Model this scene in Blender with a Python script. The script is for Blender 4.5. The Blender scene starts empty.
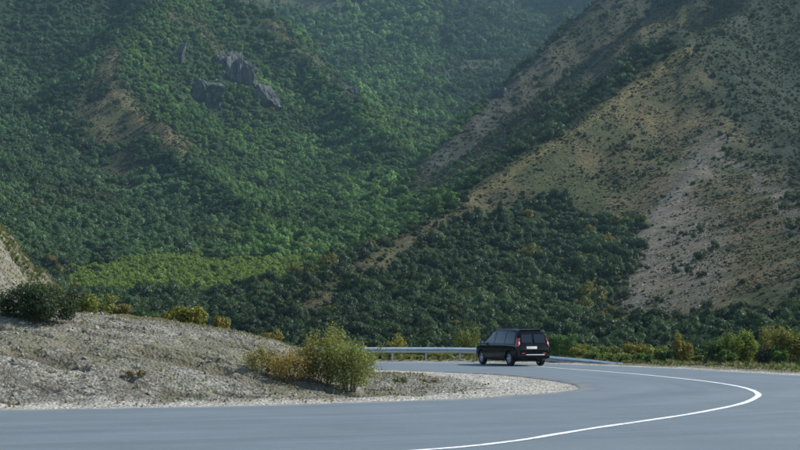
import bpy, bmesh, math, random
import numpy as np
from mathutils import Vector, Matrix
random.seed(7)
R = math.radians
sc = bpy.context.scene
COL = sc.collection

# ------------------------------------------------------------------ camera
F, HZ, CH = 1400.0, 329.5, 1.7          # focal length in 800px-wide pixels, horizon row, eye height
cam = bpy.data.cameras.new('camera'); camo = bpy.data.objects.new('camera', cam); COL.objects.link(camo)
cam.sensor_width = 36.0; cam.lens = 36.0*F/800.0
cam.shift_y = (HZ-225.0)/800.0
cam.clip_start = 0.1; cam.clip_end = 8000
camo.location = (0, 0, CH); camo.rotation_euler = (R(90), 0, 0)
sc.camera = camo
# ------------------------------------------------------------------ sky, sun, exposure
SUN_AZ, SUN_EL = R(80), R(42)           # azimuth clockwise from +Y (the view direction)
world = bpy.data.worlds.new('World'); sc.world = world; world.use_nodes = True
wn = world.node_tree.nodes; wl = world.node_tree.links
sky = wn.new('ShaderNodeTexSky'); sky.sky_type = 'NISHITA'; sky.sun_disc = False
sky.sun_elevation = SUN_EL; sky.sun_rotation = SUN_AZ
sky.air_density = 1.0; sky.dust_density = 0.6; sky.ozone_density = 1.6
wl.new(sky.outputs['Color'], wn['Background'].inputs['Color']); wn['Background'].inputs['Strength'].default_value = 0.14
sun = bpy.data.lights.new('sun', 'SUN'); suno = bpy.data.objects.new('sun', sun); COL.objects.link(suno)
sun.energy = 4.8; sun.angle = R(0.6); sun.color = (1.0, 0.945, 0.86)
sd = Vector((math.sin(SUN_AZ)*math.cos(SUN_EL), math.cos(SUN_AZ)*math.cos(SUN_EL), math.sin(SUN_EL)))
suno.rotation_euler = sd.to_track_quat('Z', 'Y').to_euler(); suno.location = sd*300
vs = sc.view_settings
vs.view_transform = 'Standard'; vs.look = 'None'; vs.gamma = 1.0; vs.use_curve_mapping = False; vs.exposure = 0.66
sc.render.engine = 'CYCLES'
sc.cycles.use_denoising = True
sc.cycles.max_bounces = 6; sc.cycles.diffuse_bounces = 3; sc.cycles.transmission_bounces = 4
sc.cycles.volume_bounces = 0; sc.cycles.transparent_max_bounces = 6

# ------------------------------------------------------------------ helpers
def smooth(a, b, v):
    t = np.clip((v-a)/(b-a), 0, 1); return t*t*(3-2*t)

def _hash(ix, iy, seed):
    h = (ix.astype(np.int64)*374761393 + iy.astype(np.int64)*668265263 + seed*1442695041) & 0x7fffffff
    h = ((h ^ (h >> 13))*1274126177) & 0x7fffffff
    return ((h ^ (h >> 16)) & 0xffff)/65535.0

def gnoise(x, y, seed=0):
    x = np.asarray(x, float); y = np.asarray(y, float)
    ix = np.floor(x); iy = np.floor(y); fx = x-ix; fy = y-iy
    def g(ox, oy):
        a = _hash(ix+ox, iy+oy, seed)*2*np.pi
        return np.cos(a)*(fx-ox)+np.sin(a)*(fy-oy)
    u = fx*fx*fx*(fx*(fx*6-15)+10); v = fy*fy*fy*(fy*(fy*6-15)+10)
    return ((g(0,0)*(1-u)+g(1,0)*u)*(1-v)+(g(0,1)*(1-u)+g(1,1)*u)*v)*1.5

def fbm(x, y, seed=0, o=4, rough=0.5):
    s = 0; a = 1; f = 1; n = 0
    for i in range(o):
        s = s+a*gnoise(x*f, y*f, seed+i*17); n += a; a *= rough; f *= 2.03
    return s/n

def spline(pts, n):
    """Catmull-Rom through pts, n samples at even arc length"""
    P = np.array(pts, float); P = np.vstack([2*P[0]-P[1], P, 2*P[-1]-P[-2]])
    out = []
    for i in range(1, len(P)-2):
        t = np.linspace(0, 1, 24, endpoint=False)[:, None]
        a, b, c, d = P[i-1], P[i], P[i+1], P[i+2]
        out.append(0.5*((2*b)+(-a+c)*t+(2*a-5*b+4*c-d)*t**2+(-a+3*b-3*c+d)*t**3))
    out = np.vstack(out+[P[-2][None]])
    s = np.concatenate([[0], np.cumsum(np.linalg.norm(np.diff(out[:, :2], axis=0), axis=1))])
    q = np.linspace(0, s[-1], n)
    return np.stack([np.interp(q, s, out[:, k]) for k in range(out.shape[1])], 1)

def poly_dist(x, y, poly, closed=False):
    """unsigned distance to a polyline"""
    P = np.asarray(poly, float)
    best = np.full(np.shape(x), 1e9)
    n = len(P) if closed else len(P)-1
    for i in range(n):
        a = P[i]; b = P[(i+1) % len(P)]
        dx, dy = b[0]-a[0], b[1]-a[1]
        t = np.clip(((x-a[0])*dx+(y-a[1])*dy)/(dx*dx+dy*dy+1e-12), 0, 1)
        best = np.minimum(best, (x-a[0]-t*dx)**2+(y-a[1]-t*dy)**2)
    return np.sqrt(best)

def in_poly(x, y, poly):
    P = np.asarray(poly, float); c = np.zeros(np.shape(x), bool)
    j = len(P)-1
    for i in range(len(P)):
        if P[i][1] != P[j][1]:
            c ^= ((P[i][1] > y) != (P[j][1] > y)) & (x < (P[j][0]-P[i][0])*(y-P[i][1])/(P[j][1]-P[i][1])+P[i][0])
        j = i
    return c

def mesh_np(name, co, faces):
    """mesh from an (n,3) array and an (m,k) face array"""
    me = bpy.data.meshes.new(name)
    co = np.asarray(co, np.float32); fa = np.asarray(faces, np.int32); m, k = fa.shape
    me.vertices.add(len(co)); me.vertices.foreach_set('co', co.ravel())
    me.loops.add(m*k); me.loops.foreach_set('vertex_index', fa.ravel())
    me.polygons.add(m); me.polygons.foreach_set('loop_start', np.arange(0, m*k, k, dtype=np.int32))
    me.update(calc_edges=True); me.validate()
    return me

def grid_faces(nr, nc):
    i = np.arange(nr-1)[:, None]*nc+np.arange(nc-1)[None]
    return np.stack([i, i+1, i+nc+1, i+nc], -1).reshape(-1, 4)

def vattr(me, name, kind, data):
    a = me.attributes.new(name, kind, 'POINT')
    a.data.foreach_set({'FLOAT': 'value', 'FLOAT_VECTOR': 'vector', 'FLOAT_COLOR': 'color', 'INT': 'value'}[kind], np.asarray(data).ravel())

def shade(me, on=True):
    me.polygons.foreach_set('use_smooth', [on]*len(me.polygons))

def obj(name, me, m=None, parent=None, loc=None):
    o = bpy.data.objects.new(name, me); COL.objects.link(o)
    if m and me and not me.materials: me.materials.append(m)
    if parent: o.parent = parent
    if loc is not None: o.location = loc
    return o

def tag(o, label=None, cat=None, group=None, kind=None):
    if label: o['label'] = label
    if cat: o['category'] = cat
    if group: o['group'] = group
    if kind: o['kind'] = kind
    return o

class MB:
    """collects primitives into one mesh"""
    def __init__(s): s.v = []; s.f = []
    def add(s, v, f):
        n = len(s.v); s.v += [tuple(p) for p in v]; s.f += [tuple(i+n for i in q) for q in f]; return s
    def box(s, c, d, bev=0.0):
        bm = bmesh.new(); bmesh.ops.create_cube(bm, size=1)
        for v in bm.verts: v.co = Vector((v.co.x*d[0]+c[0], v.co.y*d[1]+c[1], v.co.z*d[2]+c[2]))
        if bev: bmesh.ops.bevel(bm, geom=list(bm.edges), offset=bev, segments=2, affect='EDGES', profile=0.6)
        bm.verts.index_update()
        s.add([v.co[:] for v in bm.verts], [[v.index for v in f.verts] for f in bm.faces]); bm.free(); return s
    def tube(s, pts, rad, n=7, cap=True):
        pts = [Vector(p) for p in pts]
        if not hasattr(rad, '__len__'): rad = [rad]*len(pts)
        rings = []
        for i, p in enumerate(pts):
            d = (pts[min(i+1, len(pts)-1)]-pts[max(i-1, 0)]).normalized()
            u = d.cross(Vector((0, 0, 1)) if abs(d.z) < 0.9 else Vector((1, 0, 0))).normalized(); w = d.cross(u)
            rings.append([p+(u*math.cos(2*math.pi*k/n)+w*math.sin(2*math.pi*k/n))*rad[i] for k in range(n)])
        v = [q for r in rings for q in r]; f = []
        for i in range(len(pts)-1):
            for k in range(n):
                f.append((i*n+k, i*n+(k+1) % n, (i+1)*n+(k+1) % n, (i+1)*n+k))
        if cap: f.append(tuple(range(n))[::-1]); f.append(tuple((len(pts)-1)*n+k for k in range(n)))
        return s.add(v, f)
    def mesh(s, name, smooth_angle=None):
        me = bpy.data.meshes.new(name); me.from_pydata(s.v, [], s.f); me.validate()
        bm = bmesh.new(); bm.from_mesh(me); bmesh.ops.recalc_face_normals(bm, faces=bm.faces); bm.to_mesh(me); bm.free()
        if smooth_angle is not None:
            shade(me); me.set_sharp_from_angle(angle=smooth_angle)
        return me

# ------------------------------------------------------------------ materials
class NT:
    def __init__(s, name):
        s.m = bpy.data.materials.new(name); s.m.use_nodes = True
        s.t = s.m.node_tree; s.n = s.t.nodes; s.b = s.n['Principled BSDF']; s.o = s.n['Material Output']
    def new(s, kind, **kw):
        n = s.n.new(kind)
        for k, v in kw.items():
            if k in n.inputs.keys() if hasattr(n.inputs, 'keys') else False: n.inputs[k].default_value = v
            else: setattr(n, k, v)
        return n
    def link(s, a, b): s.t.links.new(a, b)
    def coord(s):
        return s.new('ShaderNodeNewGeometry').outputs['Position']
    def noise(s, scale, detail=4, rough=0.55, vec=None):
        n = s.new('ShaderNodeTexNoise'); n.inputs['Scale'].default_value = scale; n.inputs['Detail'].default_value = detail
        n.inputs['Roughness'].default_value = rough
        s.link(vec if vec is not None else s.coord(), n.inputs['Vector']); return n.outputs['Fac']
    def vor(s, scale, vec=None, feature='F1', out='Distance'):
        n = s.new('ShaderNodeTexVoronoi', feature=feature); n.inputs['Scale'].default_value = scale
        s.link(vec if vec is not None else s.coord(), n.inputs['Vector']); return n.outputs[out]
    def ramp(s, fac, stops):
        r = s.new('ShaderNodeValToRGB'); el = r.color_ramp.elements
        while len(el) < len(stops): el.new(0.5)
        for e, (p, c) in zip(el, stops):
            e.position = p; e.color = (*c, 1) if hasattr(c, '__len__') else (c, c, c, 1)
        s.link(fac, r.inputs['Fac']); return r.outputs['Color']
    def mix(s, fac, a, b, mode='MIX'):
        m = s.new('ShaderNodeMix', data_type='RGBA', blend_type=mode)
        for v, i in ((fac, 0), (a, 6), (b, 7)):
            if hasattr(v, 'is_linked'): s.link(v, m.inputs[i])
            elif hasattr(v, '__len__'): m.inputs[i].default_value = (*v, 1)
            else: m.inputs[i].default_value = v if i == 0 else (v, v, v, 1)
        return m.outputs[2]
    def math(s, op, a, b=0.0, clamp=False):
        m = s.new('ShaderNodeMath', operation=op, use_clamp=clamp)
        for v, i in ((a, 0), (b, 1)):
            if hasattr(v, 'is_linked'): s.link(v, m.inputs[i])
            else: m.inputs[i].default_value = v
        return m.outputs[0]
    def attr(s, name, out='Color', kind='GEOMETRY'):
        return s.new('ShaderNodeAttribute', attribute_name=name, attribute_type=kind).outputs[out]
    def bump(s, h, strength, dist):
        b = s.new('ShaderNodeBump'); b.inputs['Strength'].default_value = strength; b.inputs['Distance'].default_value = dist
        s.link(h, b.inputs['Height']); s.link(b.outputs['Normal'], s.b.inputs['Normal'])
    def set(s, color=None, rough=None, metal=None, spec=None):
        for v, k in ((color, 'Base Color'), (rough, 'Roughness'), (metal, 'Metallic'), (spec, 'Specular IOR Level')):
            if v is None: continue
            if hasattr(v, 'is_linked'): s.link(v, s.b.inputs[k])
            elif hasattr(v, '__len__'): s.b.inputs[k].default_value = (*v, 1)
            else: s.b.inputs[k].default_value = v
        return s.m

def plain(name, color, rough=0.5, metal=0.0, spec=0.5, var=0.12, scale=8.0):
    t = NT(name); oc = t.new('ShaderNodeTexCoord').outputs['Object']
    n = t.noise(scale, 5, 0.6, oc)
    f = t.ramp(n, [(0.25, 1-var), (0.75, 1+var)])
    c = t.mix(1.0, color, f, 'MULTIPLY')
    return t.set(c, rough, metal, spec)

def leaf_material():
    t = NT('leaf')
    tint = t.attr('tint', 'Color', 'INSTANCER')
    rnd = t.new('ShaderNodeNewGeometry').outputs['Random Per Island']
    val = t.ramp(rnd, [(0.0, 0.72), (0.5, 0.98), (1.0, 1.28)])
    c = t.mix(1.0, tint, val, 'MULTIPLY')
    rn2 = t.math('FRACT', t.math('MULTIPLY', rnd, 37.7))
    c = t.mix(t.math('MULTIPLY', rn2, 0.14), c, t.mix(1.0, c, (1.5, 1.05, 0.55), 'MULTIPLY'))
    d = t.new('ShaderNodeBsdfDiffuse'); tr = t.new('ShaderNodeBsdfTranslucent'); mx = t.new('ShaderNodeMixShader')
    t.link(c, d.inputs['Color']); t.link(t.mix(1.0, c, (1.15, 1.2, 0.7), 'MULTIPLY'), tr.inputs['Color']); mx.inputs[0].default_value = 0.38
    t.link(d.outputs[0], mx.inputs[1]); t.link(tr.outputs[0], mx.inputs[2])
    gl = t.new('ShaderNodeBsdfGlossy'); gl.inputs['Roughness'].default_value = 0.5; gl.inputs['Color'].default_value = (0.8, 0.9, 1, 1)
    m2 = t.new('ShaderNodeMixShader'); m2.inputs[0].default_value = 0.015
    t.link(mx.outputs[0], m2.inputs[1]); t.link(gl.outputs[0], m2.inputs[2])
    t.link(m2.outputs[0], t.o.inputs['Surface'])
    return t.m
LEAF = leaf_material()
BARK = plain('bark', (0.10, 0.075, 0.055), 0.9, spec=0.2, var=0.4, scale=14)
TWIG = plain('twig', (0.09, 0.065, 0.045), 0.9, spec=0.2, var=0.4, scale=14)

def stone_material(name, a, b, scale):
    t = NT(name); oc = t.new('ShaderNodeTexCoord').outputs['Object']
    rnd = t.new('ShaderNodeObjectInfo').outputs['Random']
    c = t.mix(t.noise(scale, 6, 0.65, oc), a, b)
    c = t.mix(1.0, c, t.ramp(rnd, [(0, 0.6), (0.6, 1.0), (1, 1.35)]), 'MULTIPLY')
    t.bump(t.noise(scale*3, 6, 0.7, oc), 0.6, 0.05)
    return t.set(c, 0.92, spec=0.2)
STONE = stone_material('limestone', (0.155, 0.148, 0.122), (0.34, 0.325, 0.27), 6)

# ------------------------------------------------------------------ the hills
def P3(px, py, D): return ((px-400)/F*D, float(D), CH+(HZ-py)/F*D)
RIDGES = [  # (slope of the flanks, crest rounding, polyline of crest points)
    (0.92, 4, [P3(-420,-320,1080), P3(0,-170,1040), P3(170,-60,1000), P3(255,2,960), P3(300,42,910), P3(345,88,850), P3(372,118,800), P3(388,150,730)]),
    (0.80, 3, [P3(170,-60,1000), P3(150,0,860), P3(112,56,730), P3(124,100,665), P3(180,150,600), P3(215,186,550), P3(250,222,490), P3(268,250,420)]),
    (0.60, 6, [P3(-110,-30,820), P3(-70,90,680), P3(-40,170,560), P3(-20,230,450)]),
    (0.64, 3, [P3(900,-160,720), P3(800,-40,640), P3(740,18,570), P3(690,48,500), P3(600,112,450), P3(540,152,415), P3(480,193,382), P3(440,216,355), P3(400,240,330), P3(355,270,295), P3(312,300,260), P3(270,328,225)]),
    (0.72, 2, [P3(690,48,500), P3(712,100,462), P3(716,140,430), P3(755,185,390), P3(800,226,355), P3(880,280,300)]),
    (0.70, 2, [P3(716,140,430), P3(690,185,395), P3(665,235,358), P3(645,290,310)]),
    (1.05, 4, [P3(1000,-300,900), P3(760,-140,840), P3(670,-50,810), P3(600,3,770), P3(545,55,725), P3(500,97,685), P3(455,140,640), P3(418,176,600), P3(408,196,565)]),
    (0.85, 4, [P3(900,-220,740), P3(760,-60,660), P3(690,6,625), P3(630,38,595), P3(590,75,565), P3(540,125,530), P3(490,172,500)]),
    (0.55, 8, [P3(330,-170,1900), P3(385,-40,1600), P3(420,40,1380), P3(425,85,1200)]),
    (0.60, 8, [P3(760,-200,1700), P3(720,-60,1450), P3(660,-10,1250)]),
]
AXD = [60, 120, 250, 400, 600, 1000, 1400, 2000, 2600]
AXP = [330, 330, 285, 310, 340, 395, 470, 520, 540]
FLD = [60, 90, 120, 180, 250, 300, 350, 450, 600, 800, 1000, 1300, 1600, 2000, 2600]
FLZ = [-9, -9, -8, -2.5, 5.5, 11, 17, 30, 56, 99, 152, 245, 355, 560, 800]

def hills_z(x, y):
    x = np.asarray(x, float); y = np.asarray(y, float)
    ax = (np.interp(y, AXD, AXP)-400)/F*y
    wx = x+fbm(x/90, y/90, 5, 3)*10; wy = y+fbm(x/90, y/90, 9, 3)*10
    base = np.interp(y, FLD, FLZ)
    off = np.abs(x-ax); w = 30+0.05*y
    base = base+0.30*np.sqrt(np.maximum(0, off-w)**2+100)-3.0
    k = 2.5+0.007*y
    acc = np.exp(np.clip(0*base, -60, 60)); ref = base
    for s, rd, pts in RIDGES:
        h = np.full(x.shape, -1e3)
        for a, b in zip(pts[:-1], pts[1:]):
            dx, dy = b[0]-a[0], b[1]-a[1]
            t = np.clip(((wx-a[0])*dx+(wy-a[1])*dy)/(dx*dx+dy*dy), 0, 1)
            d = np.hypot(wx-a[0]-t*dx, wy-a[1]-t*dy)
            h = np.maximum(h, a[2]+t*(b[2]-a[2])-s*(np.sqrt(d*d+rd*rd)-rd))
        m = np.maximum(ref, h)                       # smooth maximum, kept stable
        ref = m+k*np.log(np.exp((ref-m)/k)+np.exp((h-m)/k))*0.8
    steep = smooth(3, 40, ref-base)
    L = 26+0.045*y
    n = fbm(x/L, y/L, 21, 5, 0.55)
    rg = 1-np.abs(fbm(x/(L*1.5), y/(L*1.5), 33, 4, 0.5))*2
    amp = (0.9+0.0065*y)*(0.3+0.7*steep)
    return ref+n*amp*1.6+(rg-0.5)*amp*1.1

NR, NC = 430, 520
gy = 70*np.exp(np.linspace(0, math.log(2600/70), NR))
su = np.linspace(-1, 1, NC)
GY = np.repeat(gy[:, None], NC, 1); GX = su[None]*(0.40*GY+80)
GZ = hills_z(GX, GY)

def proj(x, y, z): return 400+F*x/y, HZ-F*(z-CH)/y
def blob(px, py, D, cx, cy, rx, ry, ang=0, d0=0, d1=1e9):
    c, s = math.cos(R(ang)), math.sin(R(ang)); u = px-cx; v = py-cy
    q = ((u*c+v*s)/rx)**2+((-u*s+v*c)/ry)**2
    return np.exp(-q*q*0.7)*((D > d0) & (D < d1))

def seg_px(px, py, pts, w):
    return np.exp(-(poly_dist(px, py, pts)/w)**2)

def cover(x, y, z):
    """what grows where on the hills: dry grass, scree, field, 0..1 each"""
    px, py = proj(x, y, z)
    n = fbm(x/18, y/18, 71, 4); n2 = fbm(x/45, y/45, 72, 3)
    qx = px+n*22; qy = py+n2*14
    fr = (y < 520) & (x > -40)                                    # the near spur on the right
    brown = [(690,40),(600,108),(480,188),(430,216),(440,226),(470,212),(520,203),(560,198),(600,222),(640,240),(628,290),(610,318),(700,325),(800,320),(820,220),(740,120)]
    sdb = poly_dist(qx, qy, brown, True)*np.where(in_poly(qx, qy, brown), 1, -1); inside = smooth(-9, 12, sdb+n*14)
    dry = fr*inside
    dry = np.maximum(dry, fr*seg_px(qx, qy, [(690,48),(600,112),(480,193),(400,240),(312,300)], 6)*np.interp(px, [300,380,440], [0.4,0.55,0.9])
                     ); dry = np.maximum(dry, fr*0.78*seg_px(qx, qy-9, [(440,216),(400,240),(355,270),(312,300)], 12))
    dry = dry*(1-0.2*fr*blob(qx, qy, y, 640, 165, 45, 28, -35))*(1-0.85*fr*blob(qx, qy, y, 625, 238, 24, 24))*(1-0.3*fr*blob(qx, qy, y, 770, 310, 60, 16))
    dry = dry*(1-0.45*np.clip(n*2.2+0.35, 0, 1))
    heath = fr*0.75*smooth(690, 725, qx)*(1-smooth(90, 150, qy))
    dry = dry*(1-0.7*fr*smooth(700, 735, qx)*(1-smooth(90, 150, qy)))
    heath = np.maximum(heath, fr*0.9*smooth(722, 745, qx)*(1-smooth(215, 250, qy))); heath = np.maximum(heath, fr*0.8*smooth(770, 790, qx)*(1-smooth(300, 320, qy)))
    mid = (y >= 480) & (x > 0)
    dry = np.maximum(dry, mid*0.95*seg_px(qx, qy, [(690,8),(650,28),(618,48),(585,78)], 9))
    dry = np.maximum(dry, mid*0.4*blob(qx, qy, y, 575, 62, 60, 22, -38)*np.clip(0.8+n*2, 0, 1))
    heath = np.maximum(heath, mid*0.75*blob(qx, qy, y, 640, 45, 95, 55, -30)); heath = np.maximum(heath, mid*0.8*blob(qx, qy, y, 480, 140, 75, 26, -42)); heath = np.maximum(heath, mid*0.7*smooth(640, 700, qx)); heath = np.maximum(heath, mid*0.95*in_poly(px+n*10, py+n2*6, [(610,-20),(545,55),(500,97),(412,172),(418,205),(480,195),(560,140),(600,60),(640,0)])*np.clip(0.9+n*1.2, 0.3, 1))
    heath = heath*(1-mid*0.9*seg_px(px, py, [(660,52),(590,96),(530,138),(470,182)], 15))
    lf = x < 0
    dry = np.maximum(dry, lf*1.0*seg_px(qx, qy, [(112,58),(105,72),(112,92),(128,105),(150,128),(185,152)], 9))
    dry = np.maximum(dry, lf*0.82*blob(qx, qy, y, 114, 120, 34, 36, 20)*np.clip(0.8+2*n, 0, 1))
    dry = np.maximum(dry, lf*0.75*blob(qx, qy, y, 122, 168, 24, 28)*np.clip(0.6+2*n, 0, 1))
    dry = np.maximum(dry, lf*0.4*blob(qx, qy, y, 75, 200, 45, 8))
    dry = np.maximum(dry, lf*0.5*seg_px(qx, qy, [(170,12),(205,35),(225,55)], 7))
    dry = np.maximum(dry, lf*0.5*seg_px(qx, qy, [(255,5),(300,48),(350,92)], 7))
    dry = np.maximum(dry, (y > 700)*0.4*blob(qx, qy, y, 480, 66, 50, 8, -10))
    dry = np.maximum(dry, (y > 700)*0.6*blob(qx, qy, y, 300, 3, 60, 9, 0))
    scree = fr*np.maximum.reduce([1.0*seg_px(qx, qy, [(716,142),(690,180),(662,225),(650,270),(632,295)], 17), 0.9*seg_px(qx, qy, [(716,142),(755,178),(800,226)], 7), 0.7*blob(qx, qy, y, 678, 258, 42, 55)])
    scree = np.maximum(scree, mid*0.5*seg_px(qx, qy, [(540,62),(500,100),(455,140),(425,172)], 7))
    scree = np.maximum(scree, mid*0.4*blob(qx, qy, y, 480, 160, 45, 16, -40))
    fp = [(55,292),(85,272),(110,263),(150,256),(230,257),(300,258),(325,266),(300,276),(250,287),(205,292),(160,297),(110,298)]
    fxx = px+n*26+n2*10; fyy = py+n2*9+n*5; fd = poly_dist(fxx, fyy, fp, True)*np.where(in_poly(fxx, fyy, fp), 1, -1)
    field = lf*(y < 520)*smooth(-6, 6, fd+n*8)
    return np.clip(dry, 0, 1), np.clip(scree, 0, 1), np.clip(field, 0, 1), np.clip(heath, 0, 1)

def hills():
    co = np.stack([GX, GY, GZ], -1).reshape(-1, 3)
    me = mesh_np('hills', co, grid_faces(NR, NC)); shade(me)
    x, y, z = co.T
    dry, scree, field, heath = cover(x, y, z)
    n = fbm(x/7, y/7, 51, 4)[:, None]; n2 = fbm(x/30, y/30, 52, 3)[:, None]
    wood = np.array([0.019, 0.034, 0.015])*(1+0.5*n)
    grass = np.array([0.096, 0.087, 0.050])*(1+0.4*n)+np.array([-0.034, -0.016, -0.016])*smooth(-0.1, 0.25, n2)+np.array([0.014, 0.006, 0.0])*np.clip(-n2*2, 0, 1)
    rub = np.where((y < 520)[:, None], np.array([0.140, 0.130, 0.108]), np.array([0.075, 0.077, 0.078]))*(1+0.5*n)
    fld = np.array([0.075, 0.12, 0.026])*(1+0.35*n)
    hth = np.where((y > 530)[:, None] & (x < 140)[:, None], np.array([0.044, 0.047, 0.038]), np.array([0.030, 0.042, 0.029]))*(1+0.6*n)
    c = wood*(1-heath[:, None])+hth*heath[:, None]
    c = c*(1-dry[:, None])+grass*dry[:, None]
    sm = np.clip(scree[:, None]*(0.9+1.1*n), 0, 1); c = c*(1-sm)+rub*sm
    qx_, qy_ = proj(x, y, z); cw = ((y < 520)*0.8*seg_px(qx_, qy_, [(690,50),(600,113),(480,194),(420,226)], 4)+(x < 0)*0.8*seg_px(qx_, qy_, [(112,92),(128,105),(150,128),(182,150)], 3))[:, None]
    c = c*(1-cw)+np.array([0.13, 0.118, 0.054])*(1+0.3*n)*cw
    c = c*(1-field[:, None])+fld*field[:, None]
    vattr(me, 'cover', 'FLOAT_COLOR', np.concatenate([np.clip(c, 0.004, 1), np.ones((len(c), 1))], 1).astype(np.float32))
    vattr(me, 'scree', 'FLOAT', np.clip(scree, 0, 1).astype(np.float32))
    t = NT('hillside')
    a = t.attr('cover'); fine = t.noise(0.9, 6, 0.7); big = t.noise(0.12, 5, 0.6)
    c = t.mix(1.0, a, t.ramp(fine, [(0.25, 0.35), (0.5, 0.95), (0.75, 1.7)]), 'MULTIPLY')
    c = t.mix(1.0, c, t.ramp(big, [(0.3, (0.75, 0.8, 0.8)), (0.7, (1.25, 1.15, 1.05))]), 'MULTIPLY')
    t.bump(t.noise(0.7, 6, 0.75), 1.0, 1.2)
    t.set(c, 0.95, spec=0.1)
    return tag(obj('hills', me, t.m), kind='structure')
hills()

# ------------------------------------------------------------------ road, shoulders, mound
INNER = [(-60,12),(-40,19),(-20,25.6),(-8.45,29.7),(-3.8,31.2),(0.72,33.9),(2.56,35.8),(4.05,37.8),(5.0,40),(5.35,42.1),(5.4,44.5),(5.1,47.6),(4.4,51.2),(3.5,54),(1.24,57.8),(-0.86,60),(-6,62.6),(-14,64),(-28,63.5),(-60,58)]
OUTER = [(-60,-8),(-40,-1),(-20,5.5),(-8,9.4),(0,12.6),(6,16.5),(10.5,22),(13.4,28),(15.2,36),(15.7,44),(14.9,51.7),(13.6,56),(12.6,59.8),(10.4,64.6),(7.6,69.4),(4.2,72.2),(-1.6,73.2),(-10,73.4),(-28,73),(-60,68)]
LINE = [(-60,0),(-40,6.5),(-20,12),(-8,15.8),(-2.6,17.9),(0.34,19.75),(1.66,21.2),(2.6,22.8),(3.47,24.3),(4.67,26.2),(6.1,28.6),(7.8,32),(9.0,35.3),(9.5,37.2),(9.9,39.6),(10.1,42.1),(10.05,45.3),(9.7,48.6),(9.07,52.9),(8.1,57.2),(7.0,61.3),(6.2,64.2),(4.6,67.6),(2.2,70.4),(-1,71.9),(-8,72.7),(-28,72.3),(-60,67.3)]
IN_S = spline(INNER, 700); OUT_S = spline(OUTER, 700)
ISLAND = [(-80,12)]+[tuple(p) for p in spline(INNER, 140)]+[(-80,58)]

def island_signed(x, y):
    d = poly_dist(x, y, spline(INNER, 140)); return np.where(in_poly(x, y, ISLAND), d, -d)
OUT_POLY = [(-80,-8)]+[tuple(p) for p in spline(OUTER, 120)]+[(-80,68)]

def near_z(x, y):
    x = np.asarray(x, float); y = np.asarray(y, float)
    di = island_signed(x, y)
    do = np.where(in_poly(x, y, OUT_POLY), 0.0, poly_dist(x, y, spline(OUTER, 120)))
    z = np.full(x.shape, -0.045)
    # the mound inside the bend
    H = np.interp(x, [-40,-18,-13,-10,-8,-5.6,-4.4,-3.3,-2.3,-1,0.5,3,6], [4.0,2.9,2.35,2.22,2.0,1.66,1.47,1.18,0.85,0.5,0.30,0.14,0.05])
    rise = smooth(2.2, 11.5, di+1.2*fbm(x/3, y/3, 3, 3))
    rise = np.where(x < -1, 0.35*smooth(2.4, 5.4, di)+0.65*rise, rise)
    z = z+np.where(di > 0, H*rise, 0)
    # quarried bank further left
    bank = np.clip((-12.05-x)*1.02+0.5*fbm(x/2.2, y/2.2, 8, 4)*2, 0, 9)*smooth(44.5, 49.5, y)*(1-smooth(52, 60, y))
    z = z+np.where(di > 0, bank, 0)
    ro = np.clip(di/1.5, 0, 1)
    z = z+ro*(0.10*fbm(x/1.3, y/1.3, 12, 4)+0.06*fbm(x/0.35, y/0.35, 14, 3)*smooth(1, 4, di))
    # cut clods and little scarps
    sc1 = np.clip(fbm(x/2.6+0.4*y, y/0.9, 15, 3), 0, 1)
    z = z-ro*0.17*smooth(0.12, 0.24, sc1)*smooth(2, 4, di)
    # outside of the bend: verge, then the drop into the valley
    drop = smooth(34, 58, y)*np.clip(do-7.5, 0, 60)*0.6
    z = z+np.where(do > 0, 0.05*smooth(0, 1, do)+0.10*fbm(x/1.1, y/1.1, 19, 3)*smooth(0.2, 1.5, do), 0)-np.minimum(drop, 16)
    return z

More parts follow.
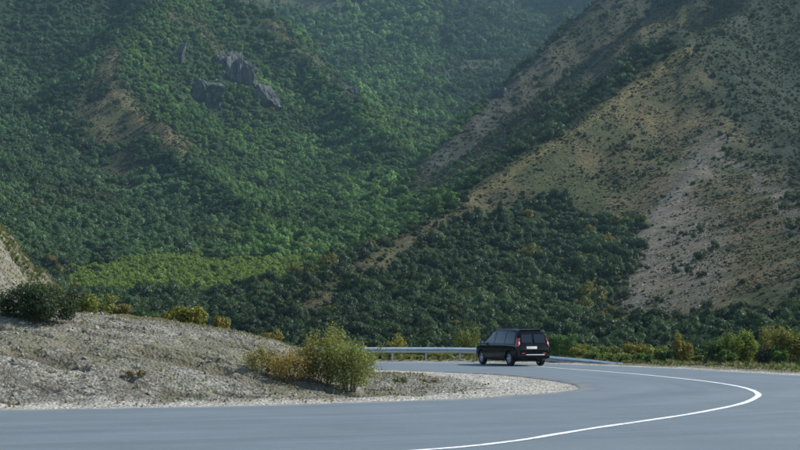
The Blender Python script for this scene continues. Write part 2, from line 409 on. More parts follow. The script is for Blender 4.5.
def ground():
    xs = np.concatenate([np.linspace(-90,-17,60,endpoint=False), np.linspace(-17,7,300,endpoint=False), np.linspace(7,22,70,endpoint=False), np.linspace(22,110,50)])
    ys = np.concatenate([np.linspace(-60,27,40,endpoint=False), np.linspace(27,52,300,endpoint=False), np.linspace(52,66,100,endpoint=False), np.linspace(66,82,60,endpoint=False), np.linspace(82,125,30)])
    X, Y = np.meshgrid(xs, ys); Z = near_z(X, Y)
    co = np.stack([X, Y, Z], -1).reshape(-1, 3)
    me = mesh_np('ground', co, grid_faces(len(ys), len(xs))); shade(me)
    x, y, z = co.T
    di = island_signed(x, y)
    do = np.where(in_poly(x, y, OUT_POLY), 0.0, poly_dist(x, y, spline(OUTER, 120)))
    n = fbm(x/1.6, y/1.6, 61, 4); n2 = fbm(x/5, y/5, 62, 3)
    pale = np.where(di > 0, 1-smooth(2.3, 3.2, di+0.6*n), 0)
    tip = np.where(di > 0, smooth(0.2, 3.6, x+0.9*n), 0)*0.7
    pale = np.maximum(pale, tip)
    pale = np.maximum(pale, np.where(do > 0, 1-smooth(0.5, 1.3, do+0.4*n), 0))
    bank = smooth(-11.9, -12.5, x+0.3*n)*smooth(45, 48, y)*(1-smooth(51,53,y))
    pale = np.maximum(pale, bank*0.12)
    grassy = np.clip(smooth(-0.18, 0.32, n2+0.6*n)*0.85, 0, 1)*(1-pale)
    grassy = np.maximum(grassy, np.where(do > 1.0, smooth(1.0, 2.0, do), 0))
    grassy = np.maximum(grassy, np.where((di > 0), smooth(44, 52, y+2*n)*(1-bank)*(1-tip)*0.85, 0))
    soil = smooth(0.10, 0.26, fbm(x/2.6+0.4*y, y/0.9, 15, 3))*np.where(di > 1.6, 1, 0)*(1-tip)
    vattr(me, 'zone', 'FLOAT_COLOR', np.stack([pale, grassy, soil, np.ones_like(x)], 1).astype(np.float32))
    t = NT('gravel_ground')
    sep = t.new('ShaderNodeSeparateColor'); t.link(t.attr('zone'), sep.inputs[0])
    cell = t.new('ShaderNodeTexVoronoi'); cell.inputs['Scale'].default_value = 11.0; t.link(t.coord(), cell.inputs['Vector'])
    cs = t.new('ShaderNodeSeparateColor'); t.link(cell.outputs['Color'], cs.inputs[0])
    stone = t.ramp(cs.outputs[0], [(0.0, (0.095, 0.094, 0.078)), (0.45, (0.178, 0.174, 0.143)), (1.0, (0.33, 0.32, 0.268))])
    paleg = t.ramp(cs.outputs[1], [(0.0, (0.25, 0.24, 0.205)), (0.5, (0.36, 0.345, 0.295)), (1.0, (0.50, 0.48, 0.42))])
    dirt = t.mix(t.noise(3.0, 5), (0.055, 0.050, 0.040), (0.13, 0.115, 0.088))
    gcol = t.mix(t.noise(5.0, 5, 0.7), (0.085, 0.088, 0.048), (0.19, 0.18, 0.115))
    c = t.mix(t.ramp(t.noise(1.1, 5, 0.65), [(0.42, 0.0), (0.62, 0.55)]), stone, dirt)
    c = t.mix(sep.outputs[2], c, dirt)
    c = t.mix(t.math('MULTIPLY', sep.outputs[1], t.ramp(t.noise(2.2, 5, 0.7), [(0.3, 0.35), (0.6, 1.0)])), c, gcol)
    c = t.mix(sep.outputs[0], c, paleg)
    c = t.mix(1.0, c, t.ramp(t.noise(0.5, 4), [(0.3, 0.82), (0.7, 1.15)]), 'MULTIPLY')
    h = t.math('ADD', t.math('MULTIPLY', cell.outputs['Distance'], -1.0), t.noise(14, 5, 0.7))
    t.bump(h, 0.9, 0.09)
    t.set(c, 0.95, spec=0.15)
    return tag(obj('ground', me, t.m), kind='structure')
ground()

def road():
    k = 25; n = len(IN_S)
    jit = 0.10*fbm(np.arange(n)/4.0, np.zeros(n), 4, 3)
    nrm = np.gradient(IN_S, axis=0); nrm /= np.linalg.norm(nrm, axis=1)[:, None]; nrm = np.stack([-nrm[:, 1], nrm[:, 0]], 1)
    # match each inner sample with the nearest-in-parameter outer sample
    A = IN_S+nrm*jit[:, None]; B = OUT_S
    t = np.linspace(0, 1, k)[None, :, None]
    xy = A[:, None]*(1-t)+B[:, None]*t
    z = np.zeros(xy.shape[:2])+0.0025*fbm(xy[..., 0]/3, xy[..., 1]/3, 44, 2)
    z[:, 0] = -0.05; z[:, -1] = -0.05
    xy[:, 1] = A+(B-A)*0.006; xy[:, -2] = B+(A-B)*0.006
    co = np.concatenate([xy, z[..., None]], -1)
    me = mesh_np('road', co.reshape(-1, 3), grid_faces(n, k)); shade(me)
    if me.polygons[1000].normal.z < 0: me.flip_normals()
    s = np.concatenate([[0], np.cumsum(np.linalg.norm(np.diff(0.5*(A+B), axis=0), axis=1))])
    V = np.linalg.norm(xy-A[:, None], axis=-1)
    vattr(me, 'lane', 'FLOAT_VECTOR', np.stack([np.repeat(s[:, None], k, 1), V, V*0], -1).astype(np.float32))
    t = NT('asphalt')
    lane = t.new('ShaderNodeAttribute', attribute_name='lane').outputs['Vector']
    mp = t.new('ShaderNodeMapping'); mp.inputs['Scale'].default_value = (0.07, 1.1, 1); t.link(lane, mp.inputs['Vector'])
    streak = t.noise(1.0, 5, 0.6, mp.outputs[0])
    agg = t.noise(60, 3, 0.7); patch = t.noise(0.35, 4, 0.6)
    c = t.mix(agg, (0.082, 0.105, 0.118), (0.118, 0.147, 0.162))
    c = t.mix(1.0, c, t.ramp(streak, [(0.3, 0.88), (0.7, 1.10)]), 'MULTIPLY')
    c = t.mix(1.0, c, t.ramp(patch, [(0.3, 0.9), (0.7, 1.10)]), 'MULTIPLY')
    c = t.mix(1.0, c, t.ramp(t.noise(11, 4, 0.75), [(0.3, 0.88), (0.7, 1.12)]), 'MULTIPLY')
    # dust blown off the shoulder along the inner edge
    sx = t.new('ShaderNodeSeparateXYZ'); t.link(lane, sx.inputs[0])
    edge = t.math('SUBTRACT', 1.0, t.math('MULTIPLY', sx.outputs['Y'], 1.3), True)
    edge = t.math('MULTIPLY', edge, t.ramp(t.noise(1.2, 5, 0.7), [(0.35, 0.1), (0.7, 1.0)]))
    c = t.mix(edge, c, (0.30, 0.285, 0.25))
    t.bump(t.noise(45, 3, 0.7), 0.25, 0.01)
    t.set(c, t.ramp(streak, [(0.3, 0.62), (0.7, 0.78)]), spec=0.35)
    return tag(obj('road', me, t.m), kind='structure')
ROAD = road()

def marking():
    c = spline(LINE, 900); g = np.gradient(c, axis=0); g /= np.linalg.norm(g, axis=1)[:, None]; nm = np.stack([-g[:, 1], g[:, 0]], 1)
    w = (0.078+0.022*fbm(np.arange(900)/6., np.zeros(900), 6, 3))[:, None]
    z = np.full((900, 1), 0.0065)
    a = np.hstack([c-nm*w, z]); b = np.hstack([c+nm*w, z])
    me = mesh_np('edge_line', np.stack([a, b], 1).reshape(-1, 3), grid_faces(900, 2))
    if me.polygons[0].normal.z < 0: me.flip_normals()
    t = NT('road_paint'); wear = t.ramp(t.noise(9, 6, 0.75), [(0.34, 0.0), (0.52, 1.0)])
    col = t.mix(wear, (0.22, 0.23, 0.24), t.mix(t.noise(2, 4), (0.58, 0.60, 0.60), (0.76, 0.77, 0.76)))
    t.set(col, 0.6); return obj('edge_line', me, t.m, ROAD)
marking()

# ------------------------------------------------------------------ foliage shapes
def leaf_quads(P, N, size, rng):
    """one bent leaf (two triangles) at every point P, facing roughly N"""
    n = len(P)
    d = N/np.linalg.norm(N, axis=1)[:, None]+rng.normal(0, 0.45, (n, 3)); d /= np.linalg.norm(d, axis=1)[:, None]+1e-9
    r = rng.normal(0, 1, (n, 3)); u = np.cross(d, r); u /= np.linalg.norm(u, axis=1)[:, None]+1e-9
    w = np.cross(d, u)
    s = (size*rng.uniform(0.6, 1.35, n))[:, None]
    a = P-u*s; b = P+w*s*0.55+d*s*0.12; c = P+u*s-d*s*0.25; e = P-w*s*0.55+d*s*0.12
    co = np.stack([a, e, c, b], 1).reshape(-1, 3)
    return co, np.arange(4*n).reshape(-1, 4)

def crown_points(n, lobes, rng, shell=0.55):
    L = np.array(lobes, float)                       # cx cy cz rx ry rz
    wgt = (L[:, 3]*L[:, 4]*L[:, 5])**(2/3); wgt /= wgt.sum()
    k = rng.choice(len(L), n, p=wgt)
    v = rng.normal(0, 1, (n, 3)); v /= np.linalg.norm(v, axis=1)[:, None]
    r = shell+(1-shell)*rng.uniform(0, 1, n)**0.6
    r *= 1+0.18*np.sin(v[:, 0]*5+k)*np.cos(v[:, 1]*6-k)+rng.normal(0, 0.05, n)
    P = L[k, :3]+v*L[k, 3:]*r[:, None]
    N = v/L[k, 3:]; N /= np.linalg.norm(N, axis=1)[:, None]
    return P, N+np.array([0, 0, 0.35])

def tree_lobes(rng, tall):
    out = [(0, 0, 0.62*tall, 0.62, 0.62, 0.42*tall)]
    for i in range(rng.integers(6, 10)):
        a = rng.uniform(0, 6.28); rr = rng.uniform(0.35, 0.72); z = rng.uniform(0.35, 1.05)*tall
        s = rng.uniform(0.26, 0.46)
        out.append((rr*math.cos(a)*(1.15-0.35*z/tall), rr*math.sin(a)*(1.15-0.35*z/tall), z, s, s, s*0.8))
    return out

def soft_normals(me, N, k=0.6):
    n = len(N); lo = np.empty(len(me.polygons)*3, np.float32); me.polygons.foreach_get('normal', lo); g = lo.reshape(-1, 3)
    c = N/np.linalg.norm(N, axis=1)[:, None]
    flip = np.sign((g*c).sum(1))[:, None]; q = c*k+g*flip*(1-k); q /= np.linalg.norm(q, axis=1)[:, None]
    shade(me); me.normals_split_custom_set(np.repeat(q, 4, 0).tolist())

def crown_mesh(name, seed, n, size, tall):
    rng = np.random.default_rng(seed)
    P, N = crown_points(n, tree_lobes(rng, tall), rng)
    co, f = leaf_quads(P, N, size, rng)
    me = mesh_np(name, co, f); soft_normals(me, N); me.materials.append(LEAF); return me

def trunk_mesh(name, seed, tall):
    rng = random.Random(seed); m = MB()
    top = Vector((rng.uniform(-.1, .1), rng.uniform(-.1, .1), 0.75*tall))
    m.tube([(0, 0, -0.25), top*0.35+Vector((0.04, 0, 0)), top], [0.075, 0.055, 0.02], 6)
    for i in range(5):
        a = rng.uniform(0, 6.28); t = rng.uniform(0.3, 0.8); p = top*t
        q = p+Vector((math.cos(a)*0.5, math.sin(a)*0.5, 0.28*tall))
        m.tube([p, p.lerp(q, 0.5)+Vector((0, 0, -0.03)), q], [0.035, 0.025, 0.01], 5)
    me = m.mesh(name, R(60)); me.materials.append(BARK); return me

NV = 8
CROWNS = [crown_mesh('crown', 100+i, 1000, 0.088, 0.9+0.09*(i % 4)) for i in range(NV)]
TRUNKS = [trunk_mesh('trunk', 200+i, 0.9+0.09*(i % 4)) for i in range(NV)]

def instance_group(name, protos):
    """geometry nodes: points of the mesh carry copies of the proto meshes (attributes: which, rot, size)"""
    g = bpy.data.node_groups.new(name, 'GeometryNodeTree')
    g.interface.new_socket('Geometry', in_out='INPUT', socket_type='NodeSocketGeometry')
    g.interface.new_socket('Geometry', in_out='OUTPUT', socket_type='NodeSocketGeometry')
    N = g.nodes; gi = N.new('NodeGroupInput'); go = N.new('NodeGroupOutput')
    jn = N.new('GeometryNodeJoinGeometry')
    for p in protos:
        oi = N.new('GeometryNodeObjectInfo'); oi.inputs['Object'].default_value = p; oi.transform_space = 'ORIGINAL'
        gt = N.new('GeometryNodeGeometryToInstance'); g.links.new(oi.outputs['Geometry'], gt.inputs[0]); g.links.new(gt.outputs[0], jn.inputs[0])
    ip = N.new('GeometryNodeInstanceOnPoints'); g.links.new(gi.outputs[0], ip.inputs['Points']); g.links.new(jn.outputs[0], ip.inputs['Instance'])
    ip.inputs['Pick Instance'].default_value = True
    for nm, ty, sk in (('which', 'INT', 'Instance Index'), ('rot', 'FLOAT_VECTOR', 'Rotation'), ('size', 'FLOAT_VECTOR', 'Scale')):
        a = N.new('GeometryNodeInputNamedAttribute'); a.data_type = ty; a.inputs['Name'].default_value = nm
        g.links.new(a.outputs['Attribute'], ip.inputs[sk])
    g.links.new(ip.outputs[0], go.inputs[0])
    return g

def scatter(name, protos, P, rot, size, which, tint, label, cat):
    me = bpy.data.meshes.new(name); me.vertices.add(len(P)); me.vertices.foreach_set('co', np.asarray(P, np.float32).ravel())
    vattr(me, 'which', 'INT', np.asarray(which, np.int32)); vattr(me, 'rot', 'FLOAT_VECTOR', np.asarray(rot, np.float32))
    vattr(me, 'size', 'FLOAT_VECTOR', np.asarray(size, np.float32))
    if tint is not None: vattr(me, 'tint', 'FLOAT_COLOR', np.concatenate([tint, np.ones((len(P), 1))], 1).astype(np.float32))
    o = obj(name, me); md = o.modifiers.new('scatter', 'NODES'); md.node_group = instance_group(name, protos)
    return tag(o, label, cat, kind='stuff')

def proto(name, me): return bpy.data.objects.new(name, me)

# ------------------------------------------------------------------ woods on the hills
rng = np.random.default_rng(11)
def candidates():
    out = []
    for d0, d1, step in ((118, 260, 2.1), (260, 420, 2.25), (420, 620, 2.35), (620, 900, 2.75), (900, 1300, 3.9), (1300, 2300, 6.5)):
        ys = np.arange(d0, d1, step); xm = 0.33*d1+12
        X, Y = np.meshgrid(np.arange(-xm, xm, step), ys)
        X = X+rng.uniform(-.48, .48, X.shape)*step; Y = Y+rng.uniform(-.48, .48, Y.shape)*step
        k = np.abs(X) < 0.325*Y+10
        out.append(np.stack([X[k], Y[k], np.full(k.sum(), step)], 1))
    return np.vstack(out)
C = candidates(); cx, cy, cst = C.T; cz = hills_z(cx, cy)
# keep what can be seen from about here (ray against the hills, with margin)
vis = np.ones(len(cx), bool)
for t in np.linspace(0.3, 0.985, 60):
    yy = cy*t; zz = CH+(cz+7-CH)*t
    far = yy > 130
    vis &= ~(far & (hills_z(cx*t, yy) > zz+1.0))
cx, cy, cz, cst = cx[vis], cy[vis], cz[vis], cst[vis]
dry, scree, field, heath = cover(cx, cy, cz); px, py = proj(cx, cy, cz)
u = rng.uniform(0, 1, len(cx))
nA = fbm(cx/35, cy/35, 81, 4); nB = fbm(cx/9, cy/9, 82, 3)
bare = np.clip(np.maximum.reduce([dry, scree, heath*0.62])*1.12, 0, 1)
CRAGS = [(230,80,20,20),(197,101,17,15),(266,105,14,16),(178,62,6,12),(349,92,14,10),(240,8,14,12),(500,100,16,9)]
crag_clear = np.zeros(len(cx))
for a_, b_, c_, d_ in CRAGS: crag_clear = np.maximum(crag_clear, (((px-a_)/c_)**2+((py-b_+0.15*d_)/d_)**2 < 0.3)*1.0)

is_tree = (u > bare*0.99+0.01) & (field < 0.4) & (crag_clear < 0.5) & ((u > 0.04) | (nB > -0.2))
is_field = (field >= 0.4)
# species colours, with the left spur's sunlit and shaded sides painted in
def tints(n, px, py, x, y, nA):
    base = np.array([0.040, 0.068, 0.034])
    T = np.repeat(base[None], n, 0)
    lit_green = np.array([0.084, 0.166, 0.048]); shaded_green = np.array([0.054, 0.100, 0.046]); olive = np.array([0.085, 0.130, 0.038])
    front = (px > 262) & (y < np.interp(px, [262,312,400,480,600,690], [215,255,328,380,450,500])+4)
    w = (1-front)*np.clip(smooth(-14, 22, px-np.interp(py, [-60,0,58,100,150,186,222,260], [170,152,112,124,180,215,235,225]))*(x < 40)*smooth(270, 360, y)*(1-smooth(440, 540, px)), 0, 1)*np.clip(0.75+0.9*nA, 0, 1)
    T = T*(1-w[:, None])+lit_green*w[:, None]  # sunlit look of the spur's right side and valley put into the tint
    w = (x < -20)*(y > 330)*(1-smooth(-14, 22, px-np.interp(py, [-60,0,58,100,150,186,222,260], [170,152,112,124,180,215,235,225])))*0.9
    T = T*(1-w[:, None])+shaded_green*w[:, None]  # shade on the spur's left side put into the tint
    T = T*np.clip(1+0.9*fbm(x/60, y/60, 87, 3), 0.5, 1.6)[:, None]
    w = np.clip(nA*1.6-0.15, 0, 0.7); T = T*(1-w[:, None])+(T*0.4+olive*0.6)*w[:, None]
    v = rng.normal(0, 1, n)
    T = T*np.clip(1+0.22*v, 0.5, 1.8)[:, None]
    yel = np.array([0.15, 0.135, 0.03]); org = np.array([0.15, 0.085, 0.03])
    q = rng.uniform(0, 1, n)
    py_ = 0.004+0.24*np.exp(-(((px-315)/40)**2+((py-288)/22)**2))+0.12*np.exp(-(((px-610)/60)**2+((py-322)/16)**2))+0.10*np.exp(-(((px-600)/60)**2+((py-245)/40)**2))
    m = (q < py_)*rng.uniform(0.4, 1, n); T = T*(1-m[:, None])+yel*m[:, None]
    q = rng.uniform(0, 1, n); py2 = 0.001+0.06*np.exp(-(((px-610)/70)**2+((py-322)/16)**2))+0.02*np.exp(-(((px-335)/60)**2+((py-300)/20)**2))
    m = (q < py2)*rng.uniform(0.3, 0.9, n); T = T*(1-m[:, None])+org*m[:, None]
    return T
tx, ty, tz, tst = cx[is_tree], cy[is_tree], cz[is_tree], cst[is_tree]
tpx, tpy = px[is_tree], py[is_tree]; nt = len(tx)
trad = tst*np.clip(np.exp(rng.normal(-0.5, 0.33, nt)), 0.3, 1.25)*np.clip(1+0.5*nB[is_tree], 0.6, 1.5)
trad *= np.where(bare[is_tree] > 0.35, 0.5, 1.0)*np.where(rng.uniform(0, 1, nt) < 0.10, 1.45, 1.0)
trad = np.minimum(trad, 0.0075*ty+0.4)
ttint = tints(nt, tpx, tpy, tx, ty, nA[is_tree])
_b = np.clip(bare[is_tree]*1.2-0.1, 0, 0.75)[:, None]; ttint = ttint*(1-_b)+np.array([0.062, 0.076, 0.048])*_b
twhich = rng.integers(0, NV, nt); trot = rng.uniform(0, 6.28, nt); th = rng.uniform(0.85, 1.35, nt)
# the 300 trees that show largest become single trees
show = trad/ty*(np.abs(tpx-400) < 400)*(tpy-1.3*F*trad/ty < 340)*(bare[is_tree] < 0.35)
blocked = (tpx < 330) & (tpy-1.0*F*trad/ty > np.interp(tpx, [0,50,90,160,230,300,330], [225,280,306,312,322,330,335]))
show[blocked] = 0
show[(tpx > 545) & (tpy-0.7*F*trad/ty > 328)] = 0
order = np.argsort(-show)[:290]
single = np.zeros(nt, bool); single[order] = True
print('trees', nt, 'single min D', ty[single].min(), 'max', ty[single].max())

HOR = [(40,'behind the quarried gravel bank'),(85,'behind the dark shrub at left'),(125,'above the straw-yellow weeds on the mound'),(165,'left of the yellow-olive bush'),(205,'above the yellow-olive bush'),(245,'right of the yellow-olive bush'),
       (285,'above the mound\'s right end'),(320,'above the roadside shrub clump'),(350,'above the large olive shrub'),(380,'above the guardrail\'s first post'),(410,'above the yellow shrub behind the guardrail'),(440,'above the middle of the guardrail'),
       (475,'above the guardrail left of the car'),(500,'above the car\'s front'),(525,'above the middle of the car'),(550,'above the car\'s tail'),(575,'just right above the car'),(605,'above the sunken rail end'),
       (640,'below the tongue of trees on brown grass'),(680,'below the pale scree'),(720,'below the brown slope'),(760,'above the big yellow-green verge bush'),(900,'above the tall bush at the right edge')]
def where_tree(px, py):
    v = 'at slope foot' if py > 318 else ('low on slope' if py > 300 else ('halfway uphill' if py > 275 else ('well uphill' if py > 250 else 'high uphill')))
    return v+' '+[t for q, t in HOR if px < q][0]
def colour_word(c):
    if c[0] > 0.105: return 'yellowing' if c[1] > 0.62*c[0] else 'rust-coloured'
    if c[0] > 0.062: return 'olive'
    l = c[1]
    return 'dark green' if l < 0.058 else ('mid green' if l < 0.085 else 'bright green')
labels = {}
for i in order:
    r_ = trad[i]*F/ty[i]
    labels.setdefault('%s %s tree %s' % ('large' if r_ > 9.5 else ('small' if r_ < 7.0 else 'mid-sized'), colour_word(ttint[i]), where_tree(tpx[i], tpy[i])), []).append(i)
LAB = {}
for l, ids in labels.items():
    ids.sort(key=lambda i: tpx[i])
    names = {1: [''], 2: ['left-hand ', 'right-hand '], 3: ['leftmost ', 'middle ', 'rightmost ']}.get(len(ids), ['leftmost ', 'second-from-left ', 'third-from-left ', 'fourth-from-left ', 'fifth-from-left ', 'sixth-from-left ', 'seventh-from-left ', 'eighth-from-left ', 'ninth-from-left ', 'tenth-from-left ', 'eleventh-from-left '][:len(ids)])
    for i, nm in zip(ids, names): LAB[i] = nm+l
for i in order:
    s = trad[i]; c = ttint[i]
    o = bpy.data.objects.new('tree', None); COL.objects.link(o)
    o.location = (tx[i], ty[i], tz[i]-0.1*s); o.rotation_euler = (0, 0, trot[i]); o.scale = (s, s, s*th[i])
    tag(o, LAB[i], 'tree', 'trees on the slopes behind the road')
    k = int(twhich[i])
    obj('trunk', TRUNKS[k], None, o)
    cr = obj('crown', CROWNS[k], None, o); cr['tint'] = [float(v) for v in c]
rest = ~single
PROTO_CROWN = [proto('crown_shape', m) for m in CROWNS]
scatter('forest', PROTO_CROWN, np.stack([tx, ty, tz-0.15*trad], 1)[rest], np.stack([0*trot, 0*trot, trot], 1)[rest],
        np.stack([trad, trad, trad*th], 1)[rest], twhich[rest], ttint[rest], 'dense green woodland covering the valley and hillsides', 'forest')
# low rows of shoots in the field
fx, fy, fz = cx[is_field], cy[is_field], cz[is_field]
FX, FY = [], []
rep = 5
fx = np.repeat(fx, rep)+rng.uniform(-1.4, 1.4, len(fx)*rep); fy = np.repeat(fy, rep)+rng.uniform(-1.4, 1.4, len(fy)*rep); fz = hills_z(fx, fy)
nf = len(fx); fr_ = rng.uniform(0.4, 1.25, nf)*np.where(rng.uniform(0, 1, nf) < 0.04, 1.7, 1)
ft = np.array([0.125, 0.185, 0.042])*np.clip(1+0.15*rng.normal(0, 1, nf), 0.5, 1.7)[:, None]
mdark = (fbm(fx/6, fy/6, 91, 3) > 0.42)[:, None]; ft = np.where(mdark, np.array([0.04, 0.07, 0.03]), ft)
scatter('field_scrub', PROTO_CROWN, np.stack([fx, fy, fz-0.3*fr_], 1), np.stack([0*fx, 0*fx, rng.uniform(0, 6.28, nf)], 1),
        np.stack([fr_, fr_, fr_*1.1], 1), rng.integers(0, NV, nf), ft, 'yellow-green low scrub filling the flat field in the valley', 'scrub')
# scattered scrub on the dry slopes
dens = (bare > 0.12) & (cy < 1100)
bx = np.repeat(cx[dens], 11); by = np.repeat(cy[dens], 11); bx = bx+rng.uniform(-2, 2, len(bx)); by = by+rng.uniform(-2, 2, len(by))
gn = fbm(bx/14, by/14, 95, 4); keep = rng.uniform(0, 1, len(bx)) < np.clip(0.45+1.3*gn, 0.12, 1)*(1-0.75*np.repeat(scree[dens], 11))
bx, by = bx[keep], by[keep]; bz = hills_z(bx, by); nb = len(bx)
bs = (0.14+0.0005*by)*rng.uniform(0.35, 1.0, nb)*np.where(rng.uniform(0, 1, nb) < 0.12, 1.9, 1)
bt = np.array([0.054, 0.066, 0.040])*np.clip(1+0.3*rng.normal(0, 1, nb), 0.4, 2)[:, None]
gy_ = rng.uniform(0, 1, nb) < 0.55; bt[gy_] = np.array([0.120, 0.108, 0.066])*rng.uniform(0.55, 1.35, gy_.sum())[:, None]
scatter('dry_scrub', PROTO_CROWN, np.stack([bx, by, bz-0.2*bs], 1), np.stack([0*bx, 0*bx, rng.uniform(0, 6.28, nb)], 1),
        np.stack([bs, bs, bs*0.9], 1), rng.integers(0, NV, nb), bt, 'sparse grey-green scrub dotted over the dry brown slopes', 'scrub')
print('field', nf, 'scrub', nb)

# ------------------------------------------------------------------ rocks
def rock_mesh(name, seed, dims, cuts=3, rough=0.16, flat=0.0):
    rg = random.Random(seed)
    bm = bmesh.new(); bmesh.ops.create_icosphere(bm, subdivisions=cuts, radius=1.0)
    planes = []
    for i in range(9):
        d = Vector((rg.gauss(0, 1), rg.gauss(0, 1), rg.gauss(0, 1))).normalized(); planes.append((d, rg.uniform(0.5, 0.85)))
    from mathutils import noise
    off = Vector((seed*3.1, seed*1.7, seed*0.9))
    for v in bm.verts:
        p = v.co.copy()
        for d, h in planes:
            q = p.dot(d)
            if q > h: p -= d*(q-h)*0.92
        p *= 1+rough*noise.fractal(p*2.2+off, 1.0, 2.0, 4)
        v.co = Vector((p.x*dims[0], p.y*dims[1], p.z*dims[2]))
    me = bpy.data.meshes.new(name); bm.to_mesh(me); bm.free(); return me

def hit(px, py, d0=130):
    D = np.arange(d0, 2200, 1.0); X = (px-400)/F*D; Z = CH+(HZ-py)/F*D
    k = np.argmax(hills_z(X, D) > Z); return X[k], D[k], Z[k]

def crag_material():
    t = NT('crag'); p = t.coord()
    mp = t.new('ShaderNodeMapping'); mp.inputs['Scale'].default_value = (0.35, 0.35, 0.10); mp.inputs['Rotation'].default_value = (0.25, 0.4, 0); t.link(p, mp.inputs['Vector'])
    st = t.noise(1.0, 7, 0.7, mp.outputs[0]); sp = t.noise(0.5, 6, 0.7)
    c = t.ramp(st, [(0.30, (0.03, 0.033, 0.038)), (0.48, (0.072, 0.078, 0.087)), (0.62, (0.145, 0.148, 0.152)), (0.78, (0.26, 0.252, 0.24))])
    c = t.mix(t.ramp(sp, [(0.52, 0.0), (0.62, 0.75)]), c, (0.05, 0.065, 0.035))
    t.bump(st, 1.0, 2.5); return t.set(c, 0.95, spec=0.1)
CRAG = crag_material()
def crag(seed, px, py, wpx, hpx, label, tilt=0, lift=0.0):
    X, D, Z = hit(px, py); w = wpx/F*D/2*1.5; h = hpx/F*D/2*1.4
    m = bpy.data.meshes.new('rock_outcrop'); bm = bmesh.new(); bmesh.ops.create_icosphere(bm, subdivisions=5, radius=1.35)
    rg = random.Random(seed); pl = [(Vector((rg.gauss(0, 1), rg.gauss(-0.2, 0.8), rg.gauss(0.1, 0.6))).normalized(), rg.uniform(0.55, 1.0)) for _ in range(16)]
    for v in bm.verts:
        for d, q in pl:
            e = v.co.dot(d)
            if e > q: v.co -= d*(e-q)
        v.co = Vector((v.co.x*w, v.co.y*w*0.8, v.co.z*h))
    bm.to_mesh(m); bm.free()
    bm = bmesh.new(); bm.from_mesh(m)
    from mathutils import noise
    for v in bm.verts:                                   # fissured faces
        n = noise.ridged_multi_fractal(Vector((v.co.x*0.16, v.co.y*0.16, v.co.z*0.06))+Vector((seed, 0, 0)), 1.0, 2.1, 4, 1.0, 2.0)
        v.co += v.co.normalized()*(n-1.0)*0.16*w
    bm.to_mesh(m); bm.free()
    o = obj('rock_outcrop', m, CRAG, None, (X, D+0.55*w, Z+lift*h)); o.rotation_euler = (R(-12), R(tilt), seed*0.7); o.location.z -= 0.02*h
    return tag(o, label, 'rock', 'rock outcrops on the hillsides')
crag(55, 213, 91, 30, 24, 'broken grey rock step joining the tall outcrop to the lower crag', 8)
crag(3, 230, 79, 46, 46, 'tall grey rock outcrop with pale streaked right face on left hillside', 12)
crag(5, 197, 99, 36, 34, 'lower grey crag with a pale vertical streak left of the tall outcrop', -5)
crag(8, 262, 102, 32, 32, 'dark rounded crag at the right below the tall streaked outcrop', 30)
crag(13, 178, 62, 9, 24, 'slim pale rock rib upper left of the tall outcrop', -25)
crag(21, 349, 92, 20, 9, 'small bluish rock at the lower end of the far left ridge', 25)
crag(40, 238, 6, 22, 18, 'grey rock at the top edge on the left ridge crest', 20)
crag(43, 500, 99, 26, 8, 'bluish rocky knob on the skyline of the second spur', -38)

STONES = [rock_mesh('stone', 300+i, (1, random.uniform(.6, .9), random.uniform(.4, .7)), 1, 0.3) for i in range(6)]
for m in STONES: m.materials.append(STONE)
PROTO_STONE = [proto('stone_shape', m) for m in STONES]
# scree on the right slope
sel = (scree > 0.25) & (cy < 560)
sx = np.repeat(cx[sel], 14); sy = np.repeat(cy[sel], 14); sx = sx+rng.uniform(-1.6, 1.6, len(sx)); sy = sy+rng.uniform(-1.6, 1.6, len(sy))
sz = hills_z(sx, sy); ns = len(sx); ss = rng.uniform(0.06, 0.17, ns)*np.where(rng.uniform(0, 1, ns) < 0.03, 2.4, 1)
scatter('scree', PROTO_STONE, np.stack([sx, sy, sz], 1), rng.uniform(0, 6.28, (ns, 3)), np.stack([ss]*3, 1), rng.integers(0, 6, ns), None, 'pale loose scree stones spilling down the right hillside', 'scree')
# gravel on the mound and along the shoulders
def on_mound(n, seed):
    rg = np.random.default_rng(seed)
    x = rg.uniform(-17, 6, n); y = rg.uniform(29, 56, n); di = island_signed(x, y)
    return x, y, di, rg
x, y, di, rg = on_mound(42000, 5)
cl = fbm(x/1.8, y/1.8, 101, 3)
k = (di > 0.02) & (rg.uniform(0, 1, len(x)) < np.clip(0.45+1.0*cl, 0.1, 1)); x, y, di = x[k], y[k], di[k]
z = near_z(x, y); s = np.where(di < 2.6, rg.uniform(0.008, 0.024, len(x)), rg.uniform(0.014, 0.055, len(x))*(1+1.3*(rg.uniform(0, 1, len(x)) < 0.06)))
scatter('gravel', PROTO_STONE, np.stack([x, y, z+0.1*s], 1), rg.uniform(0, 6.28, (len(x), 3)), np.stack([s]*3, 1), rg.integers(0, 6, len(x)), None, 'loose pale gravel and small stones over the roadside mound', 'gravel')

